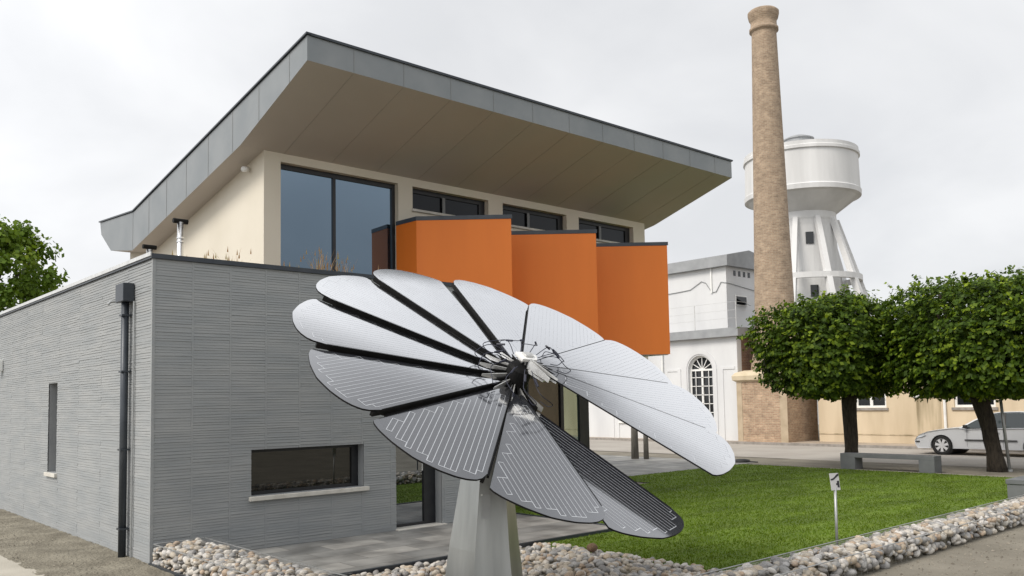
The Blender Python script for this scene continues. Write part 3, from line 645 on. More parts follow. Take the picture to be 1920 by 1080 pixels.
# arm behind the fan and pedestal
tl = Matrix.Rotation(math.atan2(RT.y, RT.x), 3, 'Z')
def sec(z, cx_, w_, lean=0):
    q = [(-.5, .12), (-.11, -.36), (.36, -.30), (.5, .02), (.4, .45), (-.42, .45)]
    c_ = PB + tl @ Vector((cx_, 0, 0)); return [(c_.x + (tl @ Vector((x * w_, y * w_, 0))).x, c_.y + (tl @ Vector((x * w_, y * w_, 0))).y, z) for x, y in q]
pd = MB(); hs = [(-.02, -.015, .89), (.6, .0, .73), (1.3, .035, .54), (1.75, .05, .44)]
for a_, c_ in zip(hs, hs[1:]): pd.prism(sec(a_[0], a_[1], a_[2]), sec(c_[0], c_[1], c_[2]), caps=False)
pd.poly(list(sec(1.75, .05, .44)))
pd = pd.build('pedestal', 'stainless', FL)
s0, s1 = sec(.92, .018, .64), sec(1.16, .03, .58)
def lerp(p, q_, t): return Vector(p) * (1 - t) + Vector(q_) * t
off = tl @ Vector((0, -.004, 0))
A = [lerp(s0[1], s0[2], .12) + off, lerp(s0[1], s0[2], .42) + off, lerp(s1[1], s1[2], .42) + off, lerp(s1[1], s1[2], .12) + off]
MB().prism(A, [Vector(p) + off for p in A]).build('access_panel', 'post_grey', pd)
kc = lerp(s1[1], s1[2], .1) + off * 2; MB().tube([kc, kc + off * 3], .009, 8).build('key_lock', 'white_paint', pd)
st = Vector(sec(1.75, .05, .44)[0]); ctr = PB + tl @ Vector((.05, .05, 0)); ctr.z = 1.6
MB().tube([ctr, HP(-.05, 0, -.55), HP(0, 0, -.30)], [.13, .12, .12], 14).build('arm', 'black_metal', FL, smooth=True)

# ================================================================== STONES
def stone_mesh(name, seed, sub=2):
    import bmesh
    bm = bmesh.new(); bmesh.ops.create_icosphere(bm, subdivisions=sub, radius=.5); r = random.Random(seed)
    ax = Vector((1, r.uniform(.62, .9), r.uniform(.45, .72))); fs = [(Vector((r.gauss(0, 1), r.gauss(0, 1), r.gauss(0, 1))).normalized(), r.uniform(.30, .46)) for _ in range(7)]
    for v in bm.verts:
        p = v.co.copy()
        for d, lim in fs:
            t = p.dot(d)
            if t > lim: p -= d * (t - lim) * .75
        v.co = Vector((p.x * ax.x, p.y * ax.y, p.z * ax.z))
    me = bpy.data.meshes.new(name); bm.to_mesh(me); bm.free(); me.polygons.foreach_set('use_smooth', [True] * len(me.polygons)); me.materials.append(M['river_stone']); return me
SM = [stone_mesh('stone', 100 + i) for i in range(12)]
SMN = [(np.array([tuple(v.co) for v in m.vertices]), [tuple(p.vertices) for p in m.polygons]) for m in SM]
def scatter(stones, single, name_one, name_rest, parent=None, label=None, cat=None, group=None, rest_label=None):
    """stones: (pos, size, mesh index, euler). The ones that show largest become objects, the rest one mesh."""
    from mathutils import Euler
    vis = []; rest = []
    for s_ in stones:
        q = inview(s_[0]); (vis if q and q[1] < 1085 else rest).append((-(s_[1] / q[2]) if q else 0, s_))
    vis.sort(key=lambda t: t[0]); big = [s_ for _, s_ in vis[:single]]; rest = [s_ for _, s_ in vis[single:]] + [s_ for _, s_ in rest]
    o0 = ORG[parent.name] if parent is not None else Vector((0, 0, 0))
    for pos, sz, mi, eu in big:
        o = bpy.data.objects.new(name_one, SM[mi]); S.collection.objects.link(o); o.location = Vector(pos) - o0; o.rotation_euler = eu; o.scale = (sz,) * 3
        if parent is not None: o.parent = parent
        else: tag(o, label, cat, group)
    V = []; F = []; k = 0
    for pos, sz, mi, eu in rest:
        v, f = SMN[mi]; Rm = np.array(Euler(eu).to_matrix()); w = (v * sz) @ Rm.T + np.array(pos) - np.array(o0); V.append(w); F += [tuple(a + k for a in q) for q in f]; k += len(v)
    me = bpy.data.meshes.new(name_rest); me.from_pydata(np.concatenate(V).tolist(), [], F); me.polygons.foreach_set('use_smooth', [True] * len(F)); me.materials.append(M['river_stone'])
    o = bpy.data.objects.new(name_rest, me); S.collection.objects.link(o)
    if parent is not None: o.parent = parent
    tag(o, rest_label, (None if parent is not None else 'cobbles'), kind='stuff'); return o
def gabion(x0, x1, y0, y1, h, label, seed, sc_=1.):
    g = thing('gabion_wall', ((x0 + x1) / 2, (y0 + y1) / 2, 0), label, 'gabion wall', 'low gabion walls round the garden'); r = random.Random(seed); st = []
    area_dens = 120
    def add(x, y, z, big=1):
        st.append(((x, y, z), r.choice((r.uniform(.07, .12), r.uniform(.10, .17), r.uniform(.13, .21))) * big * sc_, r.randrange(12), (r.uniform(-.6, .6), r.uniform(-.6, .6), r.uniform(0, 2 * PI))))
    L_, W_ = x1 - x0, y1 - y0
    for _ in range(int(L_ * W_ * 120 / sc_ ** 2)):
        x, y = r.uniform(x0, x1), r.uniform(y0, y1); e_ = min(x - x0, x1 - x, y - y0, y1 - y); add(x, y, h - .045 + min(e_, .15) * .35 + r.uniform(-.03, .02))
    for side in range(4):
        ln = L_ if side < 2 else W_
        for _ in range(int(ln * h * 120 / sc_ ** 2)):
            t = r.random(); z = r.uniform(.02, h - .02)
            if side == 0: x, y = x0 + t * L_, y0 + .03 + (h - z) * -.12
            elif side == 1: x, y = x0 + t * L_, y1 - .03
            elif side == 2: x, y = x0 + .03 - (h - z) * .12, y0 + t * W_
            else: x, y = x1 - .03, y0 + t * W_
            add(x, y, z)
    scatter(st, 98, 'stone', 'stones', parent=g, rest_label=None)
    MB().box(x0 + .07, x1 - .07, y0 + .07, y1 - .07, -.02, h - .07).build('core', 'soil', g)
    w = MB(); z = h + .055; rr = .0016
    for i in range(int(L_ / .15) + 1):
        x = x0 + i * .15; w.tube([(x, y0 - .03, 0), (x, y0 - .01, h + .02), (x, (y0 + y1) / 2, z + .03), (x, y1 + .01, h + .02), (x, y1 + .01, 0)], rr, 3, caps=False)
    for j in range(int(W_ / .15) + 1):
        y = y0 + j * .15; zz = h + .03 + min(y - y0, y1 - y, .3) * .18; w.tube([(x0, y, zz), (x1, y, zz)], rr, 3, caps=False)
    w.build('wire_mesh', 'post_grey', g)
    w = MB()
    for y in (y0 - .01, y1 + .012): w.tube([(x0, y, h + .03), (x1, y, h + .03)], .007, 5)
    for x in (x0 - .01, x1 + .012): w.tube([(x, y0, h + .03), (x, y1, h + .03)], .007, 5)
    w.build('edge_wire', 'post_grey', g); return g
gabion(.03, .70, -6.2, -.07, .26, 'low stone-filled gabion running from the grey building corner', 21, .74)
gabion(.03, 17.2, -6.9, -6.32, .22, 'long low stone-filled gabion along the lawn beside the sandy path', 22, .86)
MB().box(-.04, -.01, -3.2, -.05, -.02, .05).build('edging_strip', 'dark_metal'); tag(bpy.data.objects['edging_strip'], 'dark metal edging strip at the foot of the gabion by the building corner', 'edging')
# cobble bed round the solar flower
sheet('cobble_bed', .72, 4.70, -6.3, -2.57, -.012, 'soil')
r = random.Random(9); st = []
for _ in range(2300):
    x, y = r.uniform(.78, 4.66), r.uniform(-6.2, -2.62)
    if abs(x - PB.x) < .3 and abs(y - PB.y) < .3: continue
    edge = min(4.70 - x, y + 6.3, -2.57 - y)
    st.append(((x, y, -.02 + min(edge, .6) * .05 + r.uniform(-.02, .035)), r.uniform(.075, .15), r.randrange(12), (r.uniform(-.5, .5), r.uniform(-.5, .5), r.uniform(0, 2 * PI))))
for _ in range(90):
    y = r.uniform(-6.1, -2.65); st.append(((4.68 + r.uniform(-.05, .10), y, .015), r.uniform(.07, .13), r.randrange(12), (r.uniform(-.5, .5), r.uniform(-.5, .5), r.uniform(0, 2 * PI))))
scatter(st, 290, 'cobble', 'cobbles', None, 'rounded pale river cobble in the bed round the solar flower', 'cobble', 'river cobbles in the bed round the solar flower', 'bed of smaller and hidden river cobbles under the solar flower')
mat('brown_stone', (.13, .075, .045), .85, col2=(.20, .13, .08), scale=12, bump=.4, bscale=30)
me = SM[3].copy(); me.materials.clear(); me.materials.append(M['brown_stone']); o = bpy.data.objects.new('cobble', me); S.collection.objects.link(o); o.location = (4.55, -3.75, .10); o.scale = (.17, .17, .22); tag(o, 'dark reddish brown cobble sticking up at the edge of the lawn', 'cobble', 'river cobbles in the bed round the solar flower')

# loose grit on the sandy paths
mat('grit', (.13, .115, .09), .95, col2=(.30, .27, .22), scale=9, ramp=(.4, .6))
def grit():
    R_ = np.random.RandomState(12); P_ = []
    for x0, x1, y0, y1, n in ((3.5, 17, -8.9, -6.98, 5200), (-1.25, -.02, -.8, 12, 3200), (19.5, 22, -8, 3, 900)):
        P_.append(np.stack([R_.uniform(x0, x1, n), R_.uniform(y0, y1, n), np.full(n, -.016 if x0 != -1.25 else .004)], 1))
    P_ = np.concatenate(P_); n = len(P_); s_ = np.clip(R_.lognormal(-4.9, .5, n), .004, .03)[:, None]; a = R_.uniform(0, 2 * PI, n)
    base_ = np.array([(1, 0, 0), (0, 1, 0), (-1, 0, 0), (0, -1, 0), (0, 0, .8)]); V = np.zeros((n, 5, 3))
    for i, (x, y, z) in enumerate(base_): V[:, i, 0] = P_[:, 0] + (np.cos(a) * x - np.sin(a) * y * .7) * s_[:, 0]; V[:, i, 1] = P_[:, 1] + (np.sin(a) * x + np.cos(a) * y * .7) * s_[:, 0]; V[:, i, 2] = P_[:, 2] + z * s_[:, 0]
    idx = np.arange(n) * 5; F = np.stack([idx, idx + 1, idx + 4, idx + 1, idx + 2, idx + 4, idx + 2, idx + 3, idx + 4, idx + 3, idx, idx + 4], 1).reshape(-1, 3)
    me = bpy.data.meshes.new('gravel'); me.from_pydata(V.reshape(-1, 3).tolist(), [], F.tolist()); me.materials.append(M['grit']); o = bpy.data.objects.new('gravel', me); S.collection.objects.link(o); tag(o, 'loose grit and small gravel scattered over the sandy paths', 'gravel', kind='stuff')
grit()

# ================================================================== GARDEN THINGS
sg = thing('garden_sign', (6.56, -6.2, 0), 'small white marker plate on a thin grey post at the lawn edge', 'sign')
MB().tube([(6.56, -6.2, 0), (6.575, -6.2, .9)], .018, 10).build('post', 'post_grey', sg, smooth=True)
# plate faces the camera side, tilted back a little
th = math.atan2(RT.y, RT.x) + .35; ex = Vector((math.cos(th), math.sin(th), 0)); fz = Vector((-.10 * ex.y * -1, .10 * ex.x, 1)).normalized(); ny_ = ex.cross(fz)
def PL(a, c, e): return Vector((6.575, -6.2, .975)) + ex * a + fz * c + ny_ * -e
def slab(b, x0, x1, z0, z1, e0, e1): return b.prism([PL(x0, z0, -e0), PL(x1, z0, -e0), PL(x1, z1, -e0), PL(x0, z1, -e0)], [PL(x0, z0, -e1), PL(x1, z0, -e1), PL(x1, z1, -e1), PL(x0, z1, -e1)])
pl = slab(MB(), -.07, .07, -.11, .11, -.006, .006).build('plate', 'plate_white', sg)
mk = MB()
mk.prism([PL(x, z, -.007) for x, z in [(-.068, .035), (-.03, .045), (.0, .062), (.03, .09), (.066, .105), (.066, .078), (.035, .06), (.0, .038), (-.03, .022), (-.068, .018)]], [PL(x, z, -.009) for x, z in [(-.068, .035), (-.03, .045), (.0, .062), (.03, .09), (.066, .105), (.066, .078), (.035, .06), (.0, .038), (-.03, .022), (-.068, .018)]])
slab(mk, .028, .06, -.075, .01, .007, .009); slab(mk, .01, .026, -.045, -.02, .007, .009)
mk.build('emblem', 'frame', pl)
# concrete bench
bn = thing('bench', (19.45, -.97, 0), 'long grey concrete bench before the lime tree trunk at the far lawn edge', 'bench')
MB().box(19.28, 19.74, -2.27, .33, .34, .45).build('seat', 'bench_concrete', bn, bevel=.008)
for y in (-2.27, -.10): MB().box(19.28, 19.74, y, y + .43 - (.02 if y < -1 else 0), 0, .339).build('leg', 'bench_concrete', bn, bevel=.006)
bl = thing('bench', (15.4, -6.0, 0), 'solid grey concrete block bench where the lawn meets the gabion', 'bench')
MB().box(14.4, 16.6, -6.28, -5.60, .31, .40).build('seat', 'bench_concrete', bl, bevel=.008); MB().box(14.42, 16.58, -6.26, -5.62, 0, .309).build('plinth', 'bench_concrete', bl)
# black ground spotlight
gl = thing('ground_light', (20.0, 4.05, 0), 'flat black ground spotlight lying where terrace meets road', 'light fitting')
MB().lathe((20.0, 4.05), [(.0, .10), (.12, .10), (.24, .075), (.27, .03), (.27, -.01), (.26, -.01)], 20).build('housing', 'rubber', gl, smooth=True)
MB().tube([(20.0, 3.78, .03), (20.05, 3.5, .02)], .02, 6).build('cable', 'rubber', gl)
for (x, y, w, hh, lb) in ((19.3, 7.93, .13, 2.2, 'thicker weathered timber post beyond the terrace, beside a slimmer one'), (19.45, 7.55, .09, 2.1, 'slimmer weathered timber post beyond the terrace, beside a thicker one')):
    p_ = thing('timber_post', (x, y, 0), lb, 'post', 'timber posts beyond the terrace')
    MB().tube([(x, y, -.02), (x, y, hh * .5), (x + .01, y, hh)], [w * 1.05, w * .9, w * .8], 10).build('shaft', 'timber', p_, smooth=True); MB().tube([(x + .01, y, hh + .001), (x + .01, y, hh + .04)], w * .88, 10).build('cap', 'post_grey', p_)

# ================================================================== TREES
def leaves_mesh(name, pts, nrm, size, m, parent, rs_, droop=.25, tone=None):
    n = len(pts); a = rs_.uniform(0, 2 * PI, n)
    nr = nrm + rs_.normal(0, .45, (n, 3)); nr /= np.linalg.norm(nr, axis=1)[:, None]
    ref = rs_.normal(0, 1, (n, 3)); ref[:, 2] -= droop * 2; t = ref - (ref * nr).sum(1)[:, None] * nr; t /= np.linalg.norm(t, axis=1)[:, None]; bt = np.cross(nr, t)
    s = size * rs_.uniform(.6, 1.25, n)[:, None]
    p0 = pts - t * s * .5; p1 = pts + bt * s * .36 - nr * s * .08; p2 = pts + t * s * .55 - nr * s * .10; p3 = pts - bt * s * .36 - nr * s * .08
    co = np.stack([p0, p1, p2, p3], 1).reshape(-1, 3) - np.array(ORG[parent.name])
    me = bpy.data.meshes.new(name); me.vertices.add(4 * n); me.vertices.foreach_set('co', co.ravel()); idx = np.arange(n) * 4
    li = np.stack([idx, idx + 1, idx + 2, idx, idx + 2, idx + 3], 1).ravel(); me.loops.add(6 * n); me.loops.foreach_set('vertex_index', li); me.polygons.add(2 * n)
    me.polygons.foreach_set('loop_start', np.arange(2 * n) * 3); me.polygons.foreach_set('loop_total', np.full(2 * n, 3)); me.materials.append(M[m]); me.update()
    if tone is not None: at = me.attributes.new('tone', 'FLOAT', 'FACE'); at.data.foreach_set('value', np.repeat(tone, 2).astype(np.float32))
    o = bpy.data.objects.new(name, me); S.collection.objects.link(o); o.parent = parent; ORG[o.name] = ORG[parent.name]; return o
def lime_tree(base, top, cc, half, nspray, label, seed, r0=.23):
    t = thing('lime_tree', (base[0], base[1], 0), label, 'tree', 'clipped lime trees by the road'); R_ = np.random.RandomState(seed); rr = random.Random(seed)
    pts = []; rad = []
    for i in range(9):
        f = i / 8; x = base[0] + (top[0] - base[0]) * f + .03 * math.sin(f * 7 + seed); y = base[1] + (top[1] - base[1]) * f + .04 * math.sin(f * 5 + seed); pts.append((x, y, -.03 + (top[2] + .03) * f)); rad.append(r0 * (1.28 - .6 * min(f * 4, 1) * .55 + (.22 * f * f)))
    trk = MB().tube(pts, rad, 14); 
    trk.v = [(v[0] + rr.uniform(-.012, .012), v[1] + rr.uniform(-.012, .012), v[2]) for v in trk.v]
    trk = trk.build('trunk', 'bark', t, smooth=True)
    for i in range(9):
        a = i * 2.4 + seed; l = rr.uniform(.5, .85); e = (cc[0] + math.cos(a) * half[0] * l, cc[1] + math.sin(a) * half[1] * l, cc[2] + rr.uniform(-.4, .9) * half[2])
        MB().tube([top, (top[0] * .5 + e[0] * .5, top[1] * .5 + e[1] * .5, top[2] + (e[2] - top[2]) * .35), e], [r0 * .45, r0 * .28, .03], 7).build('limb', 'bark', trk, smooth=True)
    # sprays through a rounded box with a lumpy skin
    P_, Nn, Tn = [], [], []
    cnt = 0
    lump = [(R_.normal(0, 1, 3), R_.uniform(.6, 1.4), R_.uniform(0, 6.28)) for _ in range(8)]
    while cnt < nspray:
        d = R_.normal(0, 1, 3); d /= np.linalg.norm(d)
        # superellipsoid radius
        p = 4.6; rad_ = (abs(d[0]) ** p + abs(d[1]) ** p + abs(d[2]) ** p) ** (-1 / p)
        lum = 1 + .05 * sum(math.sin(3.2 * w * float(d @ a) + ph) for a, w, ph in lump) / 2
        f = (1 - abs(R_.normal(0, .13))) if R_.rand() < .62 else R_.uniform(.3, .9)
        f = min(f, 1.0) + (R_.exponential(.045) if d[2] > -.1 else 0)
        q = np.array([d[0] * half[0], d[1] * half[1], d[2] * half[2]]) * rad_ * lum * f
        if d[2] < 0: q[2] = max(q[2], -half[2] * .93 + R_.uniform(-.06, .1))
        q = q + np.array(cc); nrm = np.array([d[0] * .8, d[1] * .8, d[2] * .6 + .55]); nrm /= np.linalg.norm(nrm)
        # a spray: 7..9 leaves along a short drooping twig
        tw = np.array([d[0], d[1], -.35 + .5 * d[2] + (1.0 if d[2] > .6 else 0)]) + R_.normal(0, .35, 3); tw /= np.linalg.norm(tw); side = np.cross(tw, nrm); side /= np.linalg.norm(side) + 1e-6
        m_ = R_.randint(6, 10); ln = R_.uniform(.14, .30); tone = min(1., max(0., R_.beta(1.3, 2.0)))
        for j in range(m_):
            P_.append(q + tw * ln * (j / m_) + side * (.05 if j % 2 else -.05) + R_.normal(0, .012, 3)); Nn.append(nrm); Tn.append(min(1, tone + (.25 if j > m_ - 3 else 0)))
        cnt += 1
    leaves_mesh('crown', np.array(P_), np.array(Nn), .13, 'leaf', t, R_, tone=np.array(Tn)); return t
lime_tree((20.02, .41, 0), (20.0, .30, 2.25), (20.1, .84, 3.40), (1.95, 1.70, 1.30), 5600, 'smaller clipped lime tree with a straight trunk behind the bench', 4, .19)
lime_tree((20.9, -3.24, 0), (20.8, -2.90, 2.2), (20.9, -3.55, 3.50), (2.15, 2.80, 1.48), 7800, 'taller clipped lime tree with a leaning trunk beside the silver car', 9, .20)
sp = thing('support_pole', (21.0, -3.47, 0), 'thin leaning metal pole beside the leaning lime trunk', 'pole')
MB().tube([(21.0, -3.50, -.02), (21.02, -3.32, 2.5)], .04, 8).build('shaft', 'post_grey', sp, smooth=True); MB().lathe((21.0, -3.50), [(.07, 0), (.07, .05), (.04, .06)], 10).build('collar', 'post_grey', sp)
def round_tree(base, cc, rads, nclump, label, seed, size=.3):
    t = thing('broadleaf_tree', (base[0], base[1], 0), label, 'tree'); R_ = np.random.RandomState(seed); rr = random.Random(seed)
    trk = MB().tube([(base[0], base[1], -.05), (base[0] + .1, base[1], cc[2] * .5), (cc[0], cc[1], cc[2])], [.35, .26, .12], 12).build('trunk', 'bark', t, smooth=True)
    cl = []
    for i in range(nclump):
        d = R_.normal(0, 1, 3); d /= np.linalg.norm(d); d[2] = d[2] if d[2] > -.6 else -.6; f = R_.uniform(.45, 1.0); cl.append((np.array(cc) + d * np.array(rads) * f, R_.uniform(.45, .95)))
    for c_, r_ in cl[::5]: MB().tube([(cc[0], cc[1], cc[2] * .7), tuple((np.array(cc) * .5 + c_ * .5) - np.array([0, 0, .4])), tuple(c_)], [.1, .06, .02], 6).build('limb', 'bark', trk)
    P_, Nn, Tn = [], [], []
    for c_, r_ in cl:
        k = int(230 * r_); Tn.append(np.full(k, R_.uniform(0, 1))); d = R_.normal(0, 1, (k, 3)); d /= np.linalg.norm(d, axis=1)[:, None]; f = R_.uniform(.3, 1.08, k)[:, None]
        P_.append(c_ + d * f * np.array([r_, r_, r_ * .7])); nn2 = d * .7; nn2[:, 2] += .6; Nn.append(nn2 / np.linalg.norm(nn2, axis=1)[:, None])
    leaves_mesh('crown', np.concatenate(P_), np.concatenate(Nn), size, 'leaf_far', t, R_, .1, tone=np.concatenate(Tn))
round_tree((3.2, 30, 0), (3.1, 30, 6.9), (3.5, 3.3, 3.6), 85, 'bright green leafy tree rising behind the long low grey wing', 3, .24)

# ================================================================== CAR
def car():
    c = thing('parked_car', (27.45, -.85, 0), 'silver hatchback parked side-on at the far kerb behind the tree trunks', 'car'); X0, X1 = 26.6, 28.3; xc = (X0 + X1) / 2; Yf = 1.40
    def arch(cy, r_, z=.32):  # arc over a wheel, going rearwards
        a0 = math.asin(max(-1, (.22 - z) / r_)); return [(cy + r_ * math.cos(t), z + r_ * math.sin(t)) for t in [a0 + (PI - 2 * a0) * i / 12 for i in range(13)]]
    W1, W2 = .46, -2.42; r_ = .365
    lower = [(Yf - .10, .20)] + arch(W1, r_) + arch(W2, r_) + [(-3.27, .24), (-3.35, .45), (-3.35, .72), (-3.27, .95), (-2.8, .97), (-1.2, .93), (-.35, .90), (-.10, .945), (.15, .93), (.55, .875), (.95, .80), (1.20, .70), (1.34, .58), (1.40, .46), (1.38, .33)]
    b = MB(); cy_, cz_ = -.8, .55
    def ring(x, sy, sz, dz=0):
        out_ = []
        for (y, z) in lower:
            inner = any(abs(math.hypot(y - w, z - .32) - r_) < .012 for w in (W1, W2))
            out_.append((x, y, z) if inner else (x, cy_ + (y - cy_) * sy, cz_ + (z - cz_) * sz if z > .5 else z + dz))
        return out_
    rings = [ring(X0 + .035, .962, .86, .03), ring(X0, .982, .93, .01), ring(X0 + .10, .99, .985), ring(X0 + .35, 1, 1.01), ring(xc, 1.006, 1.03), ring(X1 - .35, 1, 1.01), ring(X1 - .10, .99, .985), ring(X1, .982, .93, .01), ring(X1 - .035, .962, .86, .03)]
    n = len(lower); V = [p for r3 in rings for p in r3]; F = [(i * n + j, i * n + (j + 1) % n, (i + 1) * n + (j + 1) % n, (i + 1) * n + j) for i in range(len(rings) - 1) for j in range(n)]
    F += [tuple(reversed(range(n))), tuple((len(rings) - 1) * n + j for j in range(n))]
    b.add(V, F); body = b.build('body', 'car_paint', c)
    # greenhouse
    gp = [(-.12, .92), (-.55, 1.18), (-.98, 1.375), (-1.35, 1.435), (-1.9, 1.45), (-2.55, 1.41), (-2.95, 1.28), (-3.22, 1.03), (-3.25, .93)]
    def gx(z, s): inset = .07 + max(0, z - .92) * .38; return (X0 + inset) if s < 0 else (X1 - inset)
    g = MB(); VL = [(gx(z, -1), y, z) for y, z in gp]; VR = [(gx(z, 1), y, z) for y, z in gp]; g.poly(list(reversed(VL))); g.poly(VR)
    for i in range(len(gp) - 1): g.poly([VL[i], VL[i + 1], VR[i + 1], VR[i]])
    g = g.build('glasshouse', 'car_glass', c)
    rf_ = MB()
    for i in range(2, 6):
        (y, z), (y2, z2) = gp[i], gp[i + 1]
        a, d = gx(z, -1) - .012, gx(z, 1) + .012; a2, d2 = gx(z2, -1) - .012, gx(z2, 1) + .012
        rf_.prism([(a, y, z - .03), (d, y, z - .03), (d2, y2, z2 - .03), (a2, y2, z2 - .03)], [(a + .04, y, z + .018), (d - .04, y, z + .018), (d2 - .04, y2, z2 + .018), (a2 + .04, y2, z2 + .018)])
    rf_.build('roof', 'car_paint', c, smooth=False)
    def strip(bm, p, q, w=.035, s=-1):
        (y, z), (y2, z2) = p, q; o_ = .012 if s > 0 else -.012
        bm.prism([(gx(z, s) + o_, y - w, z), (gx(z, s) + o_, y + w, z), (gx(z2, s) + o_, y2 + w, z2), (gx(z2, s) + o_, y2 - w, z2)], [(gx(z, s) - o_, y - w, z), (gx(z, s) - o_, y + w, z), (gx(z2, s) - o_, y2 + w, z2), (gx(z2, s) - o_, y2 - w, z2)])
    for s in (-1, 1):
        pp = MB(); strip(pp, (-.16, .925), (-.57, 1.17), .04, s); strip(pp, (-.57, 1.17), (-1.0, 1.37), .045, s); strip(pp, (-3.12, .95), (-2.75, 1.34), .10, s); pp.build('pillar', 'car_paint', c)
        pp = MB(); strip(pp, (-1.52, .93), (-1.50, 1.42), .035, s); strip(pp, (-2.42, .95), (-2.30, 1.40), .03, s); pp.build('door_pillar', 'rubber', c)
    for y in (W1, W2):
        for x, s in ((X0 + .02, -1), (X1 - .20, 1)):
            w = MB(); w.add(*ringmesh(x, x + .18, y, .32, .315, .20)); w = w.build('wheel', 'tyre', c, smooth=False)
            rm_ = MB(); xf = x - .004 if s < 0 else x + .184; xi = x + .05 if s < 0 else x + .13
            rm_.add(*disc(xi, y, .32, .225)); rm_.add(*ringmesh(min(xf, xi), max(xf, xi), y, .32, .238, .215))
            for k in range(7):
                a = k * 2 * PI / 7 + .2; d = (math.cos(a), math.sin(a)); e = (-d[1], d[0])
                q = [(.03, .03), (.22, .05), (.22, -.05), (.03, -.03)]; rm_.prism([(xf, y + d[0] * r1 + e[0] * o1, .32 + d[1] * r1 + e[1] * o1) for r1, o1 in q], [(xf + (.02 if s < 0 else -.02), y + d[0] * r1 + e[0] * o1, .32 + d[1] * r1 + e[1] * o1) for r1, o1 in q])
            rm_.add(*disc(xf - .002 * (1 if s < 0 else -1), y, .32, .055)); rm_.build('rim', 'rim', w)
        dk = MB(); dk.add(*ringmesh(X0 + .06, X1 - .06, y, .32, .36, .0)); dk.build('wheel_well', 'rubber', c)
    # trims
    MB().box(X0 - .008, X0 + .02, -1.9, -.30, .50, .54).build('side_moulding', 'rubber', c); MB().box(X1 - .02, X1 + .008, -1.9, -.30, .50, .54).build('side_moulding', 'rubber', c)
    for x, s in ((X0, -1), (X1, 1)):
        q = [(1.05, .72), (1.26, .62), (1.31, .555), (1.12, .60), (.98, .66)]
        MB().prism([(x + (.035 if s < 0 else -.035), y, z) for y, z in q], [(x + (-.004 if s < 0 else .004) + (.02 if y > 1.2 else 0) * -s, y, z) for y, z in q]).build('headlight', 'headlamp', c)
        MB().prism([(x + (.05 if s < 0 else -.05), y, z) for y, z in [(1.34, .46), (1.20, .46), (1.20, .42), (1.34, .42)]], [(x - s * -.014 if False else x + (.006 if s < 0 else -.006), y, z) for y, z in [(1.34, .46), (1.20, .46), (1.20, .42), (1.34, .42)]]).build('bumper_strip', 'rubber', c)
        MB().box(x + (-.13 if s < 0 else .01), x + (-.01 if s < 0 else .13), -.42, -.30, .93, 1.03).build('wing_mirror', 'rubber', c, bevel=.02)
        dn = MB()
        for y in (-.38, -1.50, -2.35): dn.box(x + (-.0055 if s < 0 else -.001), x + (.001 if s < 0 else .0055), y, y + .006, .30, .90)
        dn.build('door_gap', 'rubber', c)
        MB().box(x + (-.02 if s < 0 else -.001), x + (.001 if s < 0 else .02), -1.38, -1.22, .78, .81).build('door_handle', 'car_paint', c)
    MB().box(xc - .45, xc + .45, 1.375, 1.41, .46, .56).build('grille', 'rubber', c)
    return c
def ringmesh(x0, x1, y, z, ro, ri, n=28):
    V = []; 
    for x, r1 in ((x0, ri), (x0, ro - .02), (x0 + .02, ro), (x1 - .02, ro), (x1, ro - .02), (x1, ri)): V += [(x, y + r1 * math.cos(2 * PI * k / n), z + r1 * math.sin(2 * PI * k / n)) for k in range(n)]
    return V, [(i * n + k, i * n + (k + 1) % n, (i + 1) * n + (k + 1) % n, (i + 1) * n + k) for i in range(5) for k in range(n)]
def disc(x, y, z, r1, n=28): return [(x, y + r1 * math.cos(2 * PI * k / n), z + r1 * math.sin(2 * PI * k / n)) for k in range(n)], [tuple(range(n))]
car()

# ================================================================== WHITE WORKS BUILDING
WB = thing('white_building', (33, 18, 0), 'white works building with arched windows and a set-back upper floor', 'building')
ZL = 4.91
# ground floor front wall with arched openings
ARC = [12.80 + 4.4 * k for k in range(7)]; aw, sp_, ab = .62, 3.42, .95
def arch_poly(yc_, w, zs, zb, n=14): return [(yc_ - w, zb), (yc_ + w, zb)] + [(yc_ + w * math.cos(PI * i / n), zs + w * math.sin(PI * i / n)) for i in range(n + 1)]
b = MB(); X = 30.0; yprev = 10.71
for yc_ in ARC:
    a0, a1 = yc_ - .78, yc_ + .78
    b.box(X, X + .35, yprev, a0, 0, ZL)
    # piece with the arched hole: top part built as fans between the arc and the rectangle
    n = 14; w = .70
    b.box(X, X + .35, a0, yc_ - w, 0, ZL); b.box(X, X + .35, yc_ + w, a1, 0, ZL); b.box(X, X + .35, yc_ - w, yc_ + w, 0, ab)
    arc = [(yc_ + w * math.cos(PI * i / n), sp_ + w * math.sin(PI * i / n)) for i in range(n + 1)]
    for (ya, za_), (yb, zb_) in zip(arc, arc[1:]):
        b.prism([(X, ya, za_), (X, ya, ZL), (X, yb, ZL), (X, yb, zb_)], [(X + .35, ya, za_), (X + .35, ya, ZL), (X + .35, yb, ZL), (X + .35, yb, zb_)])
    yprev = a1
b.box(X, X + .35, yprev, 46, 0, ZL)
b.build('front_wall', 'white_wall', WB)
b = MB(); b.box(30.351, 37, 10.71, 11.0, 0, ZL); b.box(30.36, 37, 11.001, 46, ZL - .3, ZL - .001); b.build('side_wall', 'brick_red', WB)
